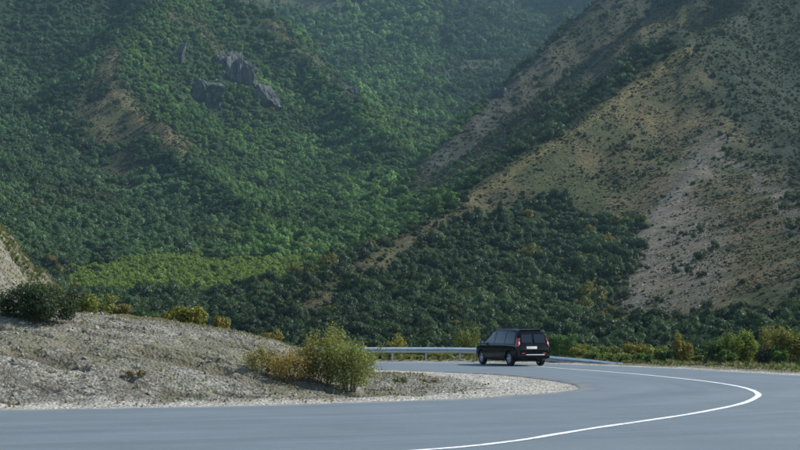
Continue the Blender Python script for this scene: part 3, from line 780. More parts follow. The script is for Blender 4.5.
def stone_thing(px, py, wpx, label, dark=False):
    """a single stone on the mound, at the place the pixel ray meets the mound"""
    D = np.arange(29, 70, 0.05); X = (px-400)/F*D; Z = CH+(HZ-py)/F*D
    k = np.argmax(near_z(X, D) > Z); s = wpx/F*D[k]/2
    o = obj('stone', STONES[random.randrange(6)], None, None, (X[k], D[k], near_z(X[k:k+1], D[k:k+1])[0]+0.15*s))
    o.scale = (s, s*0.8, s*0.75); o.rotation_euler = (random.uniform(-.3, .3), random.uniform(-.3, .3), random.uniform(0, 6))
    return tag(o, label, 'stone', 'larger stones lying on the gravel mound')
for a in [(148,395,8,'pale boulder at the foot of the mound just above the road shoulder'), (115,322,7,'pale stone near the crest of the mound right of the dark bush'),
          (22,324,9,'light flat stone beneath the dark bush at left'), (110,343,8,'whitish flat stone in the upper middle of the mound'),
          (103,394,6,'pale stone on the mound foot, left of the pale boulder'), (56,372,7,'greyish stone low on the left of the mound'),
          (72,384,6,'small pale stone on the left mound foot above the road'), (201,348,6,'pale stone high on the right half of the mound'),
          (210,362,6,'grey stone in the right half of the mound slope'), (265,381,8,'light stone just left of the large roadside shrub'),
          (283,385,7,'pale stone at the base of the small yellow shrub'), (297,388,8,'pale stone between the yellow shrub and the large shrub stems'),
          (258,352,6,'grey stone left of the small yellow shrub on the mound'), (230,386,7,'pale stone on the mound foot right of the middle'),
          (451,391,6,'brownish stone on the gravel tip right of the large shrub'), (484,391,5,'small brown stone near the tip of the gravel spit'),
          (417,392,5,'brown stone on the gravel by the small green weed'), (388,378,6,'dark stone on gravel behind the large shrub'),
          (170,377,7,'grey stone in the lower middle of the mound'), (132,366,6,'grey stone beside the dry grass patch on the mound')]:
    stone_thing(*a)

# ------------------------------------------------------------------ grasses
def tuft_mesh(seed, n, h):
    rg = np.random.default_rng(seed); co = []; f = []
    for i in range(n):
        a = rg.uniform(0, 6.28); r = rg.uniform(0, 0.35); l = h*rg.uniform(0.5, 1.1); b = rg.uniform(0.1, 0.6)
        p = np.array([math.cos(a)*r, math.sin(a)*r, -0.05]); d = np.array([math.cos(a), math.sin(a), 0]); w = np.array([-d[1], d[0], 0])*0.035
        m = p+d*b*l*0.35+np.array([0, 0, l*0.6]); e = p+d*b*l+np.array([0, 0, l])
        k = len(co); co += [p-w, p+w, m+w*.8, m-w*.8, e]; f += [(k, k+1, k+2, k+3), (k+3, k+2, k+4, k+4)]
    me = bpy.data.meshes.new('tuft'); me.from_pydata([tuple(c) for c in co], [], [q if q[3] != q[2] and len(set(q)) == 4 else q[:3] for q in f]); me.materials.append(LEAF); return me
PROTO_TUFT = [proto('tuft_shape', tuft_mesh(i, 34, 1.0)) for i in range(4)]
x, y, di, rg = on_mound(30000, 9)
n1 = fbm(x/2.0, y/2.0, 61, 4); n2 = fbm(x/4, y/4, 62, 3)
pr = np.clip(n2*1.4+n1*0.7, 0.0, 1)*0.55+0.05+0.7*smooth(43, 50, y)*(x < 0)
pr = np.where(di < 1.3, 0.01, pr)*np.where(x > 1.0, 0.05, 1)
k = (di > 0.6) & (rg.uniform(0, 1, len(x)) < pr); x, y, di = x[k], y[k], di[k]; z = near_z(x, y)
xo = rg.uniform(0, 1, 6000)
OS = spline(OUTER, 400); idx = rg.integers(120, 400, 9000); g = np.gradient(OS, axis=0); g /= np.linalg.norm(g, axis=1)[:, None]
off = rg.uniform(0.5, 7.5, 9000); ox = OS[idx, 0]+g[idx, 1]*off; oy = OS[idx, 1]-g[idx, 0]*off
bxx = rg.uniform(-17, -11.6, 2500); byy = rg.uniform(47.5, 56, 2500); bk = rg.uniform(0, 1, 2500) < 0.8*smooth(49.2, 51, byy)+0.03; bxx, byy = bxx[bk], byy[bk]
nm0 = len(x); x = np.concatenate([x, bxx]); y = np.concatenate([y, byy]); z = np.concatenate([z, near_z(bxx, byy)]); nm1 = len(x)
x = np.concatenate([x, ox]); y = np.concatenate([y, oy]); z = np.concatenate([z, near_z(ox, oy)])
n = len(x); s = rg.uniform(0.03, 0.10, n); s[nm0:nm1] = rg.uniform(0.08, 0.22, nm1-nm0); s[-9000:] = rg.uniform(0.08, 0.28, 9000)*smooth(1.4, 4.0, off)+0.03
tt = np.array([0.22, 0.20, 0.125])*rg.uniform(0.6, 1.25, n)[:, None]
gr = rg.uniform(0, 1, n) < np.where(np.arange(n) < nm0, 0.12, 0.6); tt[gr] = np.array([0.10, 0.135, 0.045])*rg.uniform(0.7, 1.3, gr.sum())[:, None]
scatter('dry_grass', PROTO_TUFT, np.stack([x, y, z], 1), np.stack([0*x, 0*x, rg.uniform(0, 6.28, n)], 1), np.stack([s, s, s], 1), rg.integers(0, 4, n), tt, 'short dry straw-coloured grass on the mound and verges', 'grass')

# ------------------------------------------------------------------ shrubs
def ground_hit(px, py):
    D = np.arange(28, 110, 0.05); X = (px-400)/F*D; Z = CH+(HZ-py)/F*D
    h = near_z(X, D); k = np.argmax(h > Z); return X[k], D[k], h[k]

def shrub(loc, w, h, n, leaf, tint, label, seed, name='shrub', stems=7, airy=0.5, spread=1.0, base=0.0, group=None, spiky=0.0):
    rg = np.random.default_rng(seed)
    root = bpy.data.objects.new(name, None); COL.objects.link(root); root.location = loc
    tag(root, label, 'shrub', group)
    m = MB(); lobes = []
    for i in range(stems):
        a = 6.28*(i+rg.uniform(-.3, .3))/stems*3; r = (w/2)*math.sqrt(rg.uniform(0.02, 0.8))*spread
        dome = math.sqrt(max(0.08, 1-(r/(w/2*1.12*spread))**2)); top = h*rg.uniform(0.72, 0.97)*(0.30+0.70*dome)
        p0 = Vector((math.cos(a)*0.07*w, math.sin(a)*0.07*w, -0.12)); p2 = Vector((math.cos(a)*r, math.sin(a)*r, top))
        p1 = p0.lerp(p2, 0.45)+Vector((0, 0, 0.05*h))
        m.tube([p0, p1, p2], [0.006*h+0.004, 0.005*h+0.003, 0.003], 5)
        for j in range(3):
            q = p1.lerp(p2, rg.uniform(0.1, 0.8))
            e = q+Vector((rg.normal(0, .10)*w, rg.normal(0, .10)*w, rg.uniform(-0.05, 0.16)*h)); e.z = min(max(e.z, 0.05*h), 0.95*h)
            m.tube([q, q.lerp(e, .5)+Vector((0, 0, .02)), e], [0.004*h+0.003, 0.004, 0.002], 4)
            ls = rg.uniform(0.09, 0.17); lobes.append((e.x, e.y, e.z, ls*w, ls*w, ls*h))
        lobes.append((p2.x, p2.y, top-0.10*h, 0.11*w, 0.11*w, 0.14*h))
        lobes.append((p2.x*0.9, p2.y*0.9, top*0.55, 0.16*w, 0.16*w, 0.22*h))
        lobes.append((p2.x*0.8, p2.y*0.8, max(top*0.25, base*h+0.12*h), 0.15*w, 0.15*w, 0.16*h))
    obj('branches', m.mesh('branches', R(60)), TWIG, root)
    P, N = crown_points(n, lobes, rg, airy)
    if spiky:
        k = rg.uniform(0, 1, n) < spiky; P[k, 2] += np.abs(rg.normal(0, 0.09*h, k.sum()))
    P[:, 2] = np.maximum(P[:, 2], base*h+0.02+np.abs(rg.normal(0, 0.05, n)))
    co, f = leaf_quads(P, N, leaf, rg); me = mesh_np('foliage', co, f); me.materials.append(LEAF)
    fo = obj('foliage', me, None, root); fo['tint'] = [float(v) for v in tint]
    return root
YG = (0.135, 0.125, 0.035); OL = (0.085, 0.095, 0.032); GR = (0.055, 0.085, 0.03); DK = (0.035, 0.042, 0.024); YL = (0.20, 0.155, 0.035); BR = (0.15, 0.10, 0.04)
# on the mound
X, D, Z = ground_hit(37, 322)
shrub((X, D, Z), 2.0, 1.22, 15000, 0.034, (0.040, 0.062, 0.028), 'dark bushy shrub standing before the quarried gravel bank at left', 1, stems=16, airy=0.35, spread=1.15)
shrub((-12.9, 44.2, near_z(np.array([-12.9]), np.array([44.2]))[0]), 0.9, 0.62, 900, 0.032, (0.06, 0.10, 0.04), 'small fresh green plant at the left edge beside the dark shrub', 2, stems=7)
def clump(px, py, *args, **kw):
    X, D, Z = ground_hit(px, py); shrub((X, D, Z), *args, **kw)
clump(349, 391, 1.65, 1.45, 8000, 0.027, (0.165, 0.19, 0.055), 'large olive shrub with bare lower stems on the gravel by the road', 3, stems=18, airy=0.2, base=0.05, spiky=0.5)
clump(326, 385, 1.3, 1.72, 4200, 0.027, (0.19, 0.195, 0.055), 'tall thin yellow-green shrub rising behind the large olive shrub', 4, stems=12, airy=0.3, base=0.04, spiky=0.45)
clump(289, 381, 1.45, 0.82, 3600, 0.027, (0.26, 0.205, 0.065), 'yellow-brown low shrub left of the large olive shrub', 5, stems=14, airy=0.3, spiky=0.4)
clump(262, 374, 1.05, 0.78, 1800, 0.027, (0.21, 0.19, 0.065), 'small pale yellowish shrub at the left end of the roadside clump', 6, stems=9, airy=0.3, spiky=0.45)
clump(312, 381, 1.35, 1.10, 3200, 0.028, (0.20, 0.185, 0.058), 'olive-brown shrub in the middle of the roadside clump', 7, stems=13, airy=0.3, spiky=0.4)
shrub((-1.95, 42.0, near_z(np.array([-1.95]), np.array([42.0]))[0]), 0.8, 1.0, 900, 0.034, (0.045, 0.12, 0.035), 'fresh green leafy plant showing between the roadside shrubs', 8, stems=6, airy=0.35)
X, D, Z = ground_hit(400, 384)
shrub((X, D, Z), 0.5, 0.26, 420, 0.022, (0.07, 0.105, 0.035), 'low green weed on the gravel right of the large olive shrub', 9, stems=6, airy=0.3)
X, D, Z = ground_hit(431, 383)
shrub((X, D, Z), 0.7, 0.16, 380, 0.022, (0.15, 0.13, 0.05), 'low dry yellowish weed in the middle of the gravel spit', 10, stems=6, airy=0.3)
X, D, Z = ground_hit(137, 377)
shrub((X, D, Z), 0.55, 0.22, 500, 0.022, (0.13, 0.095, 0.035), 'brownish weed tuft low in the middle of the mound', 15, stems=6, airy=0.3)
# behind the mound crest
def behind(px, py_top, D, w, tint, label, seed, n=1500, zbase=None, **kw):
    zt = CH+(HZ-py_top)/F*D; X = (px-400)/F*D
    zb = near_z(np.array([X]), np.array([float(D)]))[0] if zbase is None else zbase
    return shrub((X, D, zb), w, max(0.35, zt-zb), n*2, 0.035*D/50+0.008, (1.1*tint[0], 1.25*tint[1], 1.1*tint[2]), label, seed, **kw)
behind(92, 292, 50, 1.7, (0.13, 0.135, 0.04), 'loose yellow-green shrub just right of the dark bush on the crest', 21, 1800, airy=0.35, spiky=0.3)
behind(118, 302, 52, 1.2, (0.15, 0.125, 0.05), 'straw-yellow weed clump on the mound crest', 22, 1100, airy=0.35, spiky=0.4)
behind(187, 300, 54, 1.7, (0.135, 0.125, 0.026), 'round yellow-olive bush on the mound crest', 23, 2400, airy=0.4)
behind(222, 311, 55, 0.8, (0.16, 0.13, 0.03), 'slim yellowish bush right of the round yellow-olive bush', 24, 900, airy=0.4)
behind(150, 305, 58, 1.8, (0.05, 0.075, 0.03), 'dark green bush behind the crest left of the yellow-olive bush', 25, 1800)
behind(272, 327, 54, 1.0, (0.14, 0.115, 0.04), 'yellow-brown bush at the lower right end of the mound crest', 26, 1000, airy=0.4, spiky=0.3)
# beyond the guardrail
VG = 'shrubs along the outer verge of the bend'
def verge(px, py_top, D, wpx, tint, label, seed, n=1500, **kw):
    X = (px-400)/F*D; zb = near_z(np.array([X]), np.array([float(D)]))[0]; zt = CH+(HZ-py_top)/F*D
    shrub((X, D, zb), wpx/F*D*1.15, (zt-zb)*1.2, int(n*2.6), 0.050, (1.12*tint[0], 1.35*tint[1], 1.15*tint[2]), label, seed, group=VG, airy=0.4, **kw)
verge(398, 339, 80, 20, YL, 'small yellow shrub poking above the guardrail', 31, 700, spiky=0.3)
verge(437, 352, 79, 30, YG, 'low yellow-green growth under the guardrail left of the car', 32, 900)
verge(380, 352, 79, 30, OL, 'low olive growth under the guardrail beside the large shrub', 33, 900)
verge(412, 354, 79, 24, YG, 'low grassy growth under the guardrail between its posts', 34, 700)
verge(465, 333, 82, 26, (0.12, 0.115, 0.03), 'tall yellowish bush directly left of the car behind the guardrail', 35, 1500, spiky=0.3)
verge(560, 334, 78, 30, (0.06, 0.10, 0.035), 'green bush directly right of the car roof', 36, 1500)
verge(583, 344, 76, 30, YG, 'yellow-green bush just right of the car beyond the rail end', 37, 1400)
verge(606, 345, 75, 30, OL, 'olive bush second right of the car on the verge', 38, 1400)
verge(632, 345, 73, 30, (0.15, 0.12, 0.03), 'yellow-brown bush on the verge above the rail end', 39, 1400, spiky=0.2)
verge(655, 345, 72, 26, (0.12, 0.12, 0.03), 'yellowish bush on the verge with rusty leaves to its left', 40, 1200)
verge(681, 339, 70, 22, (0.145, 0.11, 0.03), 'upright amber-tinged bush on the verge before the dark trees', 41, 1400, spiky=0.3)
verge(669, 352, 70, 22, GR, 'small green bush in front of the amber-tinged bush', 42, 900)
verge(716, 341, 68, 26, GR, 'dark green bush left of the big yellow-green bush on the verge', 43, 1400)
verge(737, 334, 66.5, 34, (0.115, 0.125, 0.03), 'big yellow-green bush on the verge at right', 44, 2600, spiky=0.2)
verge(765, 349, 65, 30, (0.06, 0.052, 0.035), 'low dark brownish bramble right of the big yellow-green bush', 45, 1600)
verge(768, 333, 68, 34, (0.14, 0.115, 0.035), 'amber and green bush behind the dark bramble', 46, 1800, spiky=0.3)
verge(792, 331, 65, 36, (0.125, 0.11, 0.03), 'tall amber-green bush at the right edge of the picture', 47, 2400, spiky=0.3)
verge(700, 355, 69, 18, (0.13, 0.125, 0.045), 'tiny pale weed clump on the verge left of the dark green bush', 48, 600)
verge(822, 336, 63, 40, OL, 'olive bush just past the right edge of the verge', 49, 1800)

verge(594, 350, 73.5, 26, (0.10, 0.12, 0.035), 'low yellow-green bush in front between the first two verge bushes', 50, 900)
verge(619, 352, 71.5, 26, (0.12, 0.125, 0.04), 'low pale green bush just above the sunken rail end', 51, 900)
verge(643, 353, 70, 24, (0.075, 0.105, 0.035), 'low green bush on the verge right of the rail end', 52, 900)
verge(692, 347, 71, 26, (0.055, 0.085, 0.03), 'dark green bush right of the amber-tinged bush', 53, 1300)
verge(752, 340, 67.5, 26, (0.10, 0.115, 0.03), 'yellow-green bush joined to the right of the big verge bush', 54, 1500)
verge(780, 346, 64.5, 22, (0.075, 0.10, 0.03), 'small green bush before the tall amber-green bush at right', 55, 1100)
verge(726, 352, 65.5, 24, (0.07, 0.095, 0.03), 'low green bush at the foot of the big yellow-green bush', 56, 1000)
verge(545, 345, 80, 30, (0.08, 0.11, 0.035), 'green bush half hidden by the rear of the car', 57, 1200)

# ------------------------------------------------------------------ guardrail
GALV = plain('galvanised_steel', (0.52, 0.56, 0.58), 0.45, 0.75, 0.5, 0.15, 3.0)
POSTM = plain('post_steel', (0.42, 0.45, 0.46), 0.55, 0.6, 0.5, 0.2, 5.0)
BOLT = plain('bolt_steel', (0.2, 0.2, 0.2), 0.5, 0.8)
def guardrail():
    path = spline([(-40,73.5,0.74),(-26,75.2,0.74),(-12,75.9,0.74),(-1.6,75.5,0.74),(3.4,75.0,0.73),(5.2,74.4,0.64),(7.4,73.0,0.36),(9.2,70.9,0.22),(10.9,68.3,0.06)], 640)
    s = np.concatenate([[0], np.cumsum(np.linalg.norm(np.diff(path, axis=0), axis=1))])
    root = bpy.data.objects.new('guardrail', None); COL.objects.link(root); root.location = (path[320][0], path[320][1], 0)
    tag(root, 'galvanised steel guardrail behind the car, sloping down to the road at its end', 'guardrail')
    prof = [(0.0,-0.31),(0.022,-0.295),(0.075,-0.255),(0.08,-0.215),(0.022,-0.172),(0.0,-0.155),(0.022,-0.138),(0.08,-0.095),(0.075,-0.055),(0.022,-0.015),(0.0,0.0)]
    org = Vector(root.location)
    def at(q):
        p = Vector([np.interp(q, s, path[:, k]) for k in range(3)]); p2 = Vector([np.interp(q+0.05, s, path[:, k]) for k in range(3)])
        d = (p2-p).normalized(); nrm = Vector((d.y, -d.x, 0)).normalized()   # towards the road
        return p, d, nrm
    q = 0.0
    while q < s[-1]-0.5:
        e = min(q+4.3, s[-1]); v = []; m = MB(); n = 10
        for i in range(n):
            p, d, nr = at(q+(e-q-0.001)*i/(n-1)-(0.15 if i == 0 and q > 0 else 0))
            out = 0.006 if i == 0 else 0.0
            for dx, dz in prof: v.append(p+nr*(dx+out)+Vector((0, 0, dz))-org)
            for dx, dz in reversed(prof): v.append(p+nr*(dx+out-0.004)+Vector((0, 0, dz))-org)
        k = 2*len(prof); f = []
        for i in range(n-1):
            for j in range(k): f.append((i*k+j, i*k+(j+1) % k, (i+1)*k+(j+1) % k, (i+1)*k+j))
        f += [tuple(range(k)), tuple((n-1)*k+j for j in range(k))]
        m.add(v, f); bm_ = obj('beam', m.mesh('beam', R(40)), GALV, root)
        if q > 0:                                              # bolted splice
            b = MB(); p, d, nr = at(q+0.05)
            for dz in (-0.235, -0.075):
                for dd in (-0.08, 0.05):
                    b.box(p+nr*0.085+d*dd+Vector((0, 0, dz))-org, (0.03, 0.03, 0.03), 0.004)
            obj('bolt', b.mesh('bolt'), BOLT, bm_)
        q = e
    for q in np.arange(1.5, s[-1]-6.5, 1.82):
        p, d, nr = at(q); g = near_z(np.array([p.x]), np.array([p.y]))[0]
        top = p.z+0.01; m = MB(); c = p-nr*0.09-org; L = top-g+0.4
        # C-section post
        m.box((c.x, c.y, top-L/2), (0.10, 0.006, L)); m.box((c.x-0.047, c.y+0.028, top-L/2), (0.006, 0.05, L)); m.box((c.x+0.047, c.y+0.028, top-L/2), (0.006, 0.05, L))
        po = obj('post', m.mesh('post'), POSTM, root)
        b = MB(); b.box((p-nr*0.045-org+Vector((0, 0, -0.155)))[:], (0.09, 0.09, 0.2), 0.008); obj('spacer', b.mesh('spacer'), POSTM, po)
guardrail()

# ------------------------------------------------------------------ the car
PAINT = NT('black_paint'); PAINT.set((0.0025, 0.0025, 0.003), 0.12, 0.0, 0.12); PAINT.b.inputs['Coat Weight'].default_value = 0.14; PAINT.b.inputs['Coat Roughness'].default_value = 0.06
_d = PAINT.noise(3.0, 5, 0.6, PAINT.new('ShaderNodeTexCoord').outputs['Object']); PAINT.link(PAINT.ramp(_d, [(0.3, 0.07), (0.8, 0.16)]), PAINT.b.inputs['Roughness']); PAINT = PAINT.m
GLASS = NT('tinted_glass'); GLASS.set((0.006, 0.008, 0.009), 0.04, 0.0, 0.5); GLASS = GLASS.m
RUBBER = plain('tyre_rubber', (0.018, 0.018, 0.018), 0.85, spec=0.2)
TRIM = plain('black_plastic', (0.022, 0.022, 0.023), 0.6, spec=0.3)
ALLOY = plain('alloy', (0.55, 0.56, 0.57), 0.35, 0.85)
LAMP = NT('red_lamp'); LAMP.set((0.42, 0.012, 0.014), 0.12, 0.0, 0.6); LAMP.b.inputs['Coat Weight'].default_value = 0.5; LAMP = LAMP.m
CLEARL = plain('clear_lamp', (0.75, 0.62, 0.60), 0.15, 0.1)
PLATE = plain('plate_white', (0.72, 0.72, 0.70), 0.5, var=0.04)
CHROME = plain('bright_strip', (0.62, 0.63, 0.65), 0.25, 0.7)

ST = np.array([  # x, bottom, shoulder z, shoulder half width, top z, top half width
    (-2.245, .36, .90, .775, 1.42, .575), (-2.22, .31, .92, .815, 1.52, .60), (-2.14, .28, .93, .845, 1.575, .615), (-1.9, .27, .94, .858, 1.605, .625),
    (-1.3, .25, .955, .868, 1.635, .64), (-.5, .23, .955, .872, 1.65, .65), (.2, .22, .95, .872, 1.635, .645), (.5, .22, .945, .872, 1.595, .635),
    (.78, .22, .94, .87, 1.46, .65), (1.05, .22, .935, .868, 1.27, .69), (1.28, .22, .93, .862, 1.10, .74), (1.42, .22, .925, .86, 1.045, .765),
    (1.75, .23, .89, .85, 0.99, .72), (2.0, .25, .82, .82, .91, .66), (2.13, .29, .73, .76, .80, .60), (2.2, .36, .62, .68, .66, .56)])
XS = np.unique(np.concatenate([np.linspace(-2.245, 2.2, 70), ST[:, 0]]))
def sect(x):
    zb, zs, ws, zt, wt = [np.interp(x, ST[:, 0], ST[:, k]) for k in range(1, 6)]
    h = zt-zs; edge = min(0.10, 0.45*h)
    ze = zt-edge                                              # where side glass meets the roof rail
    we = wt+0.02
    pts = [(0, zb), (ws*0.80, zb), (ws*0.94, zb+0.035), (ws*0.985, zb+0.12), (ws*0.997, 0.5*(zb+zs)-0.03), (ws, zs-0.17), (ws*0.992, zs-0.05), (ws*0.972, zs)]
    for t in (0.33, 0.66, 1.0): pts.append((ws*0.972*(1-t)+we*t+0.018*math.sin(math.pi*t), zs+(ze-zs)*t))
    pts += [(wt-0.03, zt-edge*0.42), (wt-0.11, zt-edge*0.14), (wt*0.5, zt-edge*0.02), (0, zt)]
    return pts
def side_y(x, z):
    p = sect(x); zz = [q[1] for q in p[2:12]]; yy = [q[0] for q in p[2:12]]
    return float(np.interp(z, zz, yy))
def body_mesh():
    v = []; f = []
    for x in XS:
        p = sect(x); ring = [(x, y, z) for y, z in p]+[(x, -y, z) for y, z in p[-2:0:-1]]
        v += ring
    n = len(ring)
    for i in range(len(XS)-1):
        for k in range(n): f.append((i*n+k, i*n+(k+1) % n, (i+1)*n+(k+1) % n, (i+1)*n+k))
    f += [tuple(range(n)), tuple((len(XS)-1)*n+k for k in range(n))]
    m = MB(); m.add(v, f); me = m.mesh('body')
    tmp = bpy.data.objects.new('tmp', me); COL.objects.link(tmp); cut = []
    for ax in (-1.47, 1.43):
        c = MB(); a = [ax+0.37*math.cos(2*math.pi*k/40) for k in range(40)]; b = [0.33+0.37*math.sin(2*math.pi*k/40) for k in range(40)]
        for sgn in (1, -1):
            c = MB(); vv = [(a[k], sgn*0.60, b[k]) for k in range(40)]+[(a[k], sgn*1.1, b[k]) for k in range(40)]
            c.add(vv, [(k, (k+1) % 40, 40+(k+1) % 40, 40+k) for k in range(40)]+[tuple(range(40)), tuple(range(40, 80))])
            co = bpy.data.objects.new('tmpcut', c.mesh('cut')); COL.objects.link(co); cut.append(co)
            md = tmp.modifiers.new('b', 'BOOLEAN'); md.operation = 'DIFFERENCE'; md.object = co; md.solver = 'EXACT'
    bpy.context.view_layer.update()
    res = bpy.data.meshes.new_from_object(tmp.evaluated_get(bpy.context.evaluated_depsgraph_get()))
    for o in cut+[tmp]: bpy.data.objects.remove(o, do_unlink=True)
    shade(res); res.set_sharp_from_angle(angle=R(34)); res.materials.clear(); res.name = 'body'
    return res

def side_patch(xa, xb, zb, zt, sgn, lift=0.004, nx=14, nz=8):
    """a thin shell following the body side between the curves zb(x), zt(x)"""
    v = []; f = []
    for layer in (lift, -0.006):
        for i in range(nx):
            x = xa+(xb-xa)*i/(nx-1); z0, z1 = zb(x), zt(x)
            for j in range(nz):
                z = z0+(z1-z0)*j/(nz-1); v.append((x, sgn*(side_y(x, z)+layer), z))
    def q(l, i, j): return l*nx*nz+i*nz+j
    for i in range(nx-1):
        for j in range(nz-1):
            f.append((q(0,i,j), q(0,i+1,j), q(0,i+1,j+1), q(0,i,j+1))); f.append((q(1,i,j), q(1,i,j+1), q(1,i+1,j+1), q(1,i+1,j)))
    for i in range(nx-1):
        f.append((q(0,i,0), q(1,i,0), q(1,i+1,0), q(0,i+1,0))); f.append((q(0,i,nz-1), q(0,i+1,nz-1), q(1,i+1,nz-1), q(1,i,nz-1)))
    for j in range(nz-1):
        f.append((q(0,0,j), q(0,0,j+1), q(1,0,j+1), q(1,0,j))); f.append((q(0,nx-1,j), q(1,nx-1,j), q(1,nx-1,j+1), q(0,nx-1,j+1)))
    m = MB(); m.add(v, f); return m

def top_z(x): return float(np.interp(x, ST[:, 0], ST[:, 4]))
def sh_z(x): return float(np.interp(x, ST[:, 0], ST[:, 2]))
def wheel(parent, x, sgn):
    w = obj('wheel', None, None, parent, (x, sgn*0.745, 0.315)); r = 0.315
    m = MB(); n = 36; pr = [(0.205, -0.09), (0.27, -0.098), (0.305, -0.085), (r, -0.06), (r, 0.06), (0.305, 0.085), (0.27, 0.098), (0.205, 0.09)]
    v = [(math.cos(2*math.pi*k/n)*a, b, math.sin(2*math.pi*k/n)*a) for k in range(n) for a, b in pr]; k_ = len(pr)
    m.add(v, [(k*k_+j, k*k_+(j+1) % k_, ((k+1) % n)*k_+(j+1) % k_, ((k+1) % n)*k_+j) for k in range(n) for j in range(k_)])
    obj('tyre', m.mesh('tyre', R(40)), RUBBER, w)
    m = MB(); o = sgn*0.055
    pr = [(0.206, -0.085), (0.206, 0.085), (0.19, 0.088), (0.182, 0.06), (0.182, -0.085)]; k_ = len(pr)
    v = [(math.cos(2*math.pi*k/n)*a, b*sgn, math.sin(2*math.pi*k/n)*a) for k in range(n) for a, b in pr]
    m.add(v, [(k*k_+j, k*k_+(j+1) % k_, ((k+1) % n)*k_+(j+1) % k_, ((k+1) % n)*k_+j) for k in range(n) for j in range(k_)])
    for k in range(5):
        a = 2*math.pi*k/5+0.3+x; ca, sa = math.cos(a), math.sin(a); wv = []
        for rr, hw in ((0.02, 0.036), (0.185, 0.024)):
            for d in (-hw, hw):
                for yy in (o-sgn*0.02, o+sgn*0.018): wv.append((ca*rr-sa*d, yy, sa*rr+ca*d))
        m.add(wv, [(0,1,3,2), (4,6,7,5), (0,4,5,1), (2,3,7,6), (0,2,6,4), (1,5,7,3)])
    m.tube([(0, o-sgn*0.03, 0), (0, o+sgn*0.028, 0)], 0.05, 16)
    obj('rim', m.mesh('rim', R(35)), ALLOY, w)
    m = MB(); m.tube([(0, -sgn*0.07, 0), (0, -sgn*0.02, 0)], 0.17, 24); obj('brake_disc', m.mesh('brake_disc', R(35)), TRIM, w)

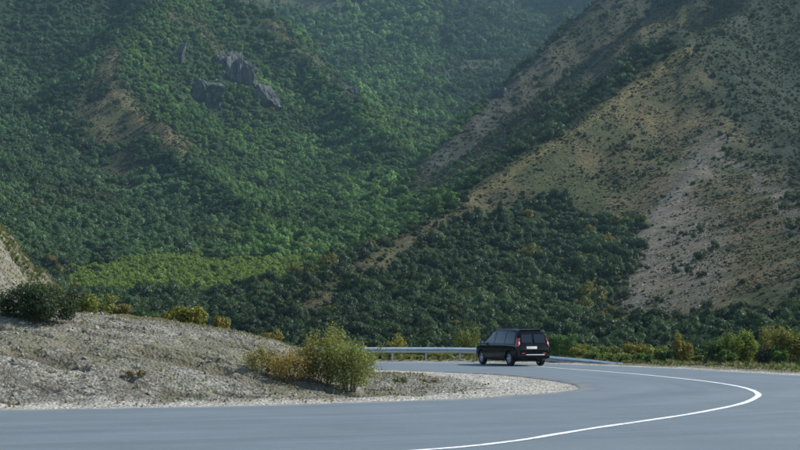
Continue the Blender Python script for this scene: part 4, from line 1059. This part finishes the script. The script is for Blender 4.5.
def car():
    root = bpy.data.objects.new('car', None); COL.objects.link(root)
    tag(root, 'black estate car rounding the bend, seen from its rear left', 'car')
    P = root
    obj('body', body_mesh(), PAINT, P)
    for s in (1, -1):
        wz = lambda x: sh_z(x)+0.035
        tz = lambda x: top_z(x)-min(0.10, 0.45*(top_z(x)-sh_z(x)))-0.025
        low = lambda x: 0.36
        d1 = obj('door', side_patch(0.02, 0.93, low, lambda x: sh_z(x)-0.005, s).mesh('door', R(30)), PAINT, P)
        d2 = obj('door', side_patch(-1.02, -0.02, lambda x: 0.36 if x > -0.95 else 0.42, lambda x: sh_z(x)-0.005, s).mesh('door', R(30)), PAINT, P)
        obj('window', side_patch(0.06, 1.08, wz, tz, s).mesh('window', R(30)), GLASS, d1)
        obj('window', side_patch(-0.98, -0.04, wz, tz, s).mesh('window', R(30)), GLASS, d2)
        obj('quarter_window', side_patch(-1.92, -1.08, wz, lambda x: tz(x)-0.02, s).mesh('quarter_window', R(30)), GLASS, P)
        for d, hx in ((d1, 0.14), (d2, -0.88)):
            m = MB(); m.box((hx, s*(side_y(hx, 0.84)+0.02), 0.84), (0.18, 0.03, 0.035), 0.01); obj('handle', m.mesh('handle', R(40)), PAINT, d)
        obj('sill_moulding', side_patch(-1.05, 1.0, lambda x: 0.275, lambda x: 0.345, s, 0.012).mesh('sill_moulding', R(30)), TRIM, P)
        m = MB(); m.box((1.0, s*0.985, 1.02), (0.10, 0.17, 0.13), 0.03); m.box((1.02, s*0.88, 0.97), (0.06, 0.10, 0.03), 0.008)
        mi = obj('mirror', m.mesh('mirror', R(40)), PAINT, P)
        m = MB(); m.box((0.945, s*0.99, 1.02), (0.006, 0.13, 0.10), 0.002); obj('mirror_glass', m.mesh('mirror_glass'), CHROME, mi)
        m = MB(); m.tube([(-1.75, s*0.59, 1.60), (-1.68, s*0.59, 1.665), (-0.6, s*0.605, 1.70), (0.1, s*0.60, 1.685), (0.2, s*0.60, 1.63)], 0.017, 8)
        obj('roof_rail', m.mesh('roof_rail', R(50)), TRIM, P)
        # tail light wrapped round the rear corner
        m = MB(); v = []; zs = np.linspace(0.86, 1.22, 9)
        for z in zs:
            wy = min(side_y(-2.14, z), 0.9)
            inn = wy-0.10
            v += [(-2.12, s*(side_y(-2.12, z)+0.008), z), (-2.18, s*(side_y(-2.18, z)+0.012), z), (-2.235, s*(side_y(-2.22, z)-0.01), z), (-2.262, s*(wy-0.06), z), (-2.262, s*inn, z), (-2.20, s*inn, z), (-2.12, s*(wy-0.1), z)]
        f = []; k = 7
        for i in range(len(zs)-1):
            for j in range(k): f.append((i*k+j, i*k+(j+1) % k, (i+1)*k+(j+1) % k, (i+1)*k+j))
        f += [tuple(range(k)), tuple((len(zs)-1)*k+j for j in range(k))]
        m.add(v, f); tl = obj('tail_light', m.mesh('tail_light', R(35)), LAMP, P)
        m = MB(); m.box((-2.264, s*(side_y(-2.14, 1.0)-0.088), 1.0), (0.012, 0.05, 0.12), 0.004); obj('reverse_lamp', m.mesh('reverse_lamp', R(40)), CLEARL, tl)
        m = MB(); m.box((2.12, s*0.60, 0.72), (0.16, 0.26, 0.16), 0.04); obj('headlight', m.mesh('headlight', R(40)), CLEARL, P)
        # rear door leaf (split tailgate) with its window
        ya, yb = (0.012, 0.60) if s > 0 else (0.012, 0.60)
        m = MB(); m.box((-2.247, s*0.345, 0.79), (0.012, 0.665, 0.50), 0.004); rd = obj('rear_door', m.mesh('rear_door', R(40)), PAINT, P)
        v = []
        for xx in (-2.256, -2.235):
            v += [(xx, s*0.05, 1.02), (xx, s*0.60, 1.02), (xx, s*0.545, 1.385), (xx, s*0.05, 1.40)]
        m = MB(); m.add(v, [(0,1,2,3), (7,6,5,4), (0,4,5,1), (1,5,6,2), (2,6,7,3), (3,7,4,0)]); obj('rear_window', m.mesh('rear_window'), GLASS, rd)
        wheel(P, -1.47, s); wheel(P, 1.43, s)
        m = MB(); m.box((-2.275, s*0.52, 0.56), (0.012, 0.16, 0.035), 0.004); obj('reflector', m.mesh('reflector', R(40)), LAMP, P)
    m = MB(); m.box((-2.20, 0, 0.44), (0.20, 1.60, 0.22), 0.045); bp = obj('rear_bumper', m.mesh('rear_bumper', R(35)), PAINT, P)
    m = MB(); m.box((-2.306, -0.06, 0.495), (0.016, 0.92, 0.045), 0.006); obj('bumper_strip', m.mesh('bumper_strip', R(40)), CHROME, bp)
    m = MB(); m.box((2.14, 0, 0.42), (0.22, 1.46, 0.28), 0.06); obj('front_bumper', m.mesh('front_bumper', R(35)), PAINT, P)
    m = MB(); m.box((-2.262, 0.10, 0.80), (0.014, 0.52, 0.112), 0.004); obj('number_plate', m.mesh('number_plate', R(40)), PLATE, P)
    m = MB(); m.box((-2.262, 0.10, 0.885), (0.02, 0.60, 0.03), 0.006); obj('plate_trim', m.mesh('plate_trim', R(40)), TRIM, P)
    v = []; 
    for xx, zo in ((0.56, 0.012), (1.24, 0.012)):
        pass
    m = MB(); xs_ = np.linspace(0.60, 1.24, 10); vv = []
    for x in xs_:
        wt = float(np.interp(x, ST[:, 0], ST[:, 5]))-0.06
        for y in np.linspace(-wt, wt, 9): vv.append((x+0.004, y, top_z(x)+0.007-0.002*abs(y)))
    m.add(vv, [tuple(q) for q in grid_faces(10, 9)]); obj('windscreen', m.mesh('windscreen', R(40)), GLASS, P)
    m = MB(); m.box((-2.10, 0, 1.58), (0.22, 1.04, 0.03), 0.012); obj('roof_spoiler', m.mesh('roof_spoiler', R(40)), PAINT, P)
    m = MB(); m.tube([(-1.0, -0.45, 0.26), (-2.28, -0.45, 0.25)], 0.028, 10); obj('exhaust', m.mesh('exhaust', R(40)), TRIM, P)
    m = MB(); m.tube([(0.25, 0, 1.63), (0.05, 0, 1.80)], [0.006, 0.003], 6); obj('aerial', m.mesh('aerial'), TRIM, P)
    m = MB(); m.box((0, 0, 0.23), (3.6, 1.1, 0.06), 0.01); obj('underbody', m.mesh('underbody', R(40)), TRIM, P)
    for ch in root.children_recursive:                        # lean the tail forward above the waist
        if ch.type != 'MESH' or ch.name.split('.')[0] in ('tyre', 'rim', 'brake_disc'): continue
        for v in ch.data.vertices:
            if v.co.z > 0.9 and v.co.x < -1.5: v.co.x += 0.34*(v.co.z-0.9)**1.35*min(1.0, (-1.5-v.co.x)/0.6)
    return root
CAR = car()
CAR.rotation_euler = (0, 0, R(90+22)); CAR.scale = (1.04, 1.04, 1.06)
# rear left wheel touches the road at this point
_c = Vector((5.17, 65.4, 0.006)); _off = Matrix.Rotation(R(112), 3, 'Z') @ Vector((-1.47, 0.75, 0)); CAR.location = _c-_off

# ------------------------------------------------------------------ air
def haze():
    zmin = min(float(GZ.min()), -20)-2; zmax = float(GZ.max())+12
    m = MB(); m.box((0, 1240, (zmin+zmax)/2), (2500, 2900, zmax-zmin))
    t = NT('haze_air'); t.n.remove(t.b)
    v = t.new('ShaderNodeVolumePrincipled'); v.inputs['Color'].default_value = (0.45, 0.78, 0.95, 1); v.inputs['Density'].default_value = 0.000085; v.inputs['Anisotropy'].default_value = 0.1
    t.link(v.outputs[0], t.o.inputs['Volume'])
    tag(obj('haze', m.mesh('haze'), t.m), 'thin bluish haze hanging in the valley air', 'haze', kind='stuff')
haze()
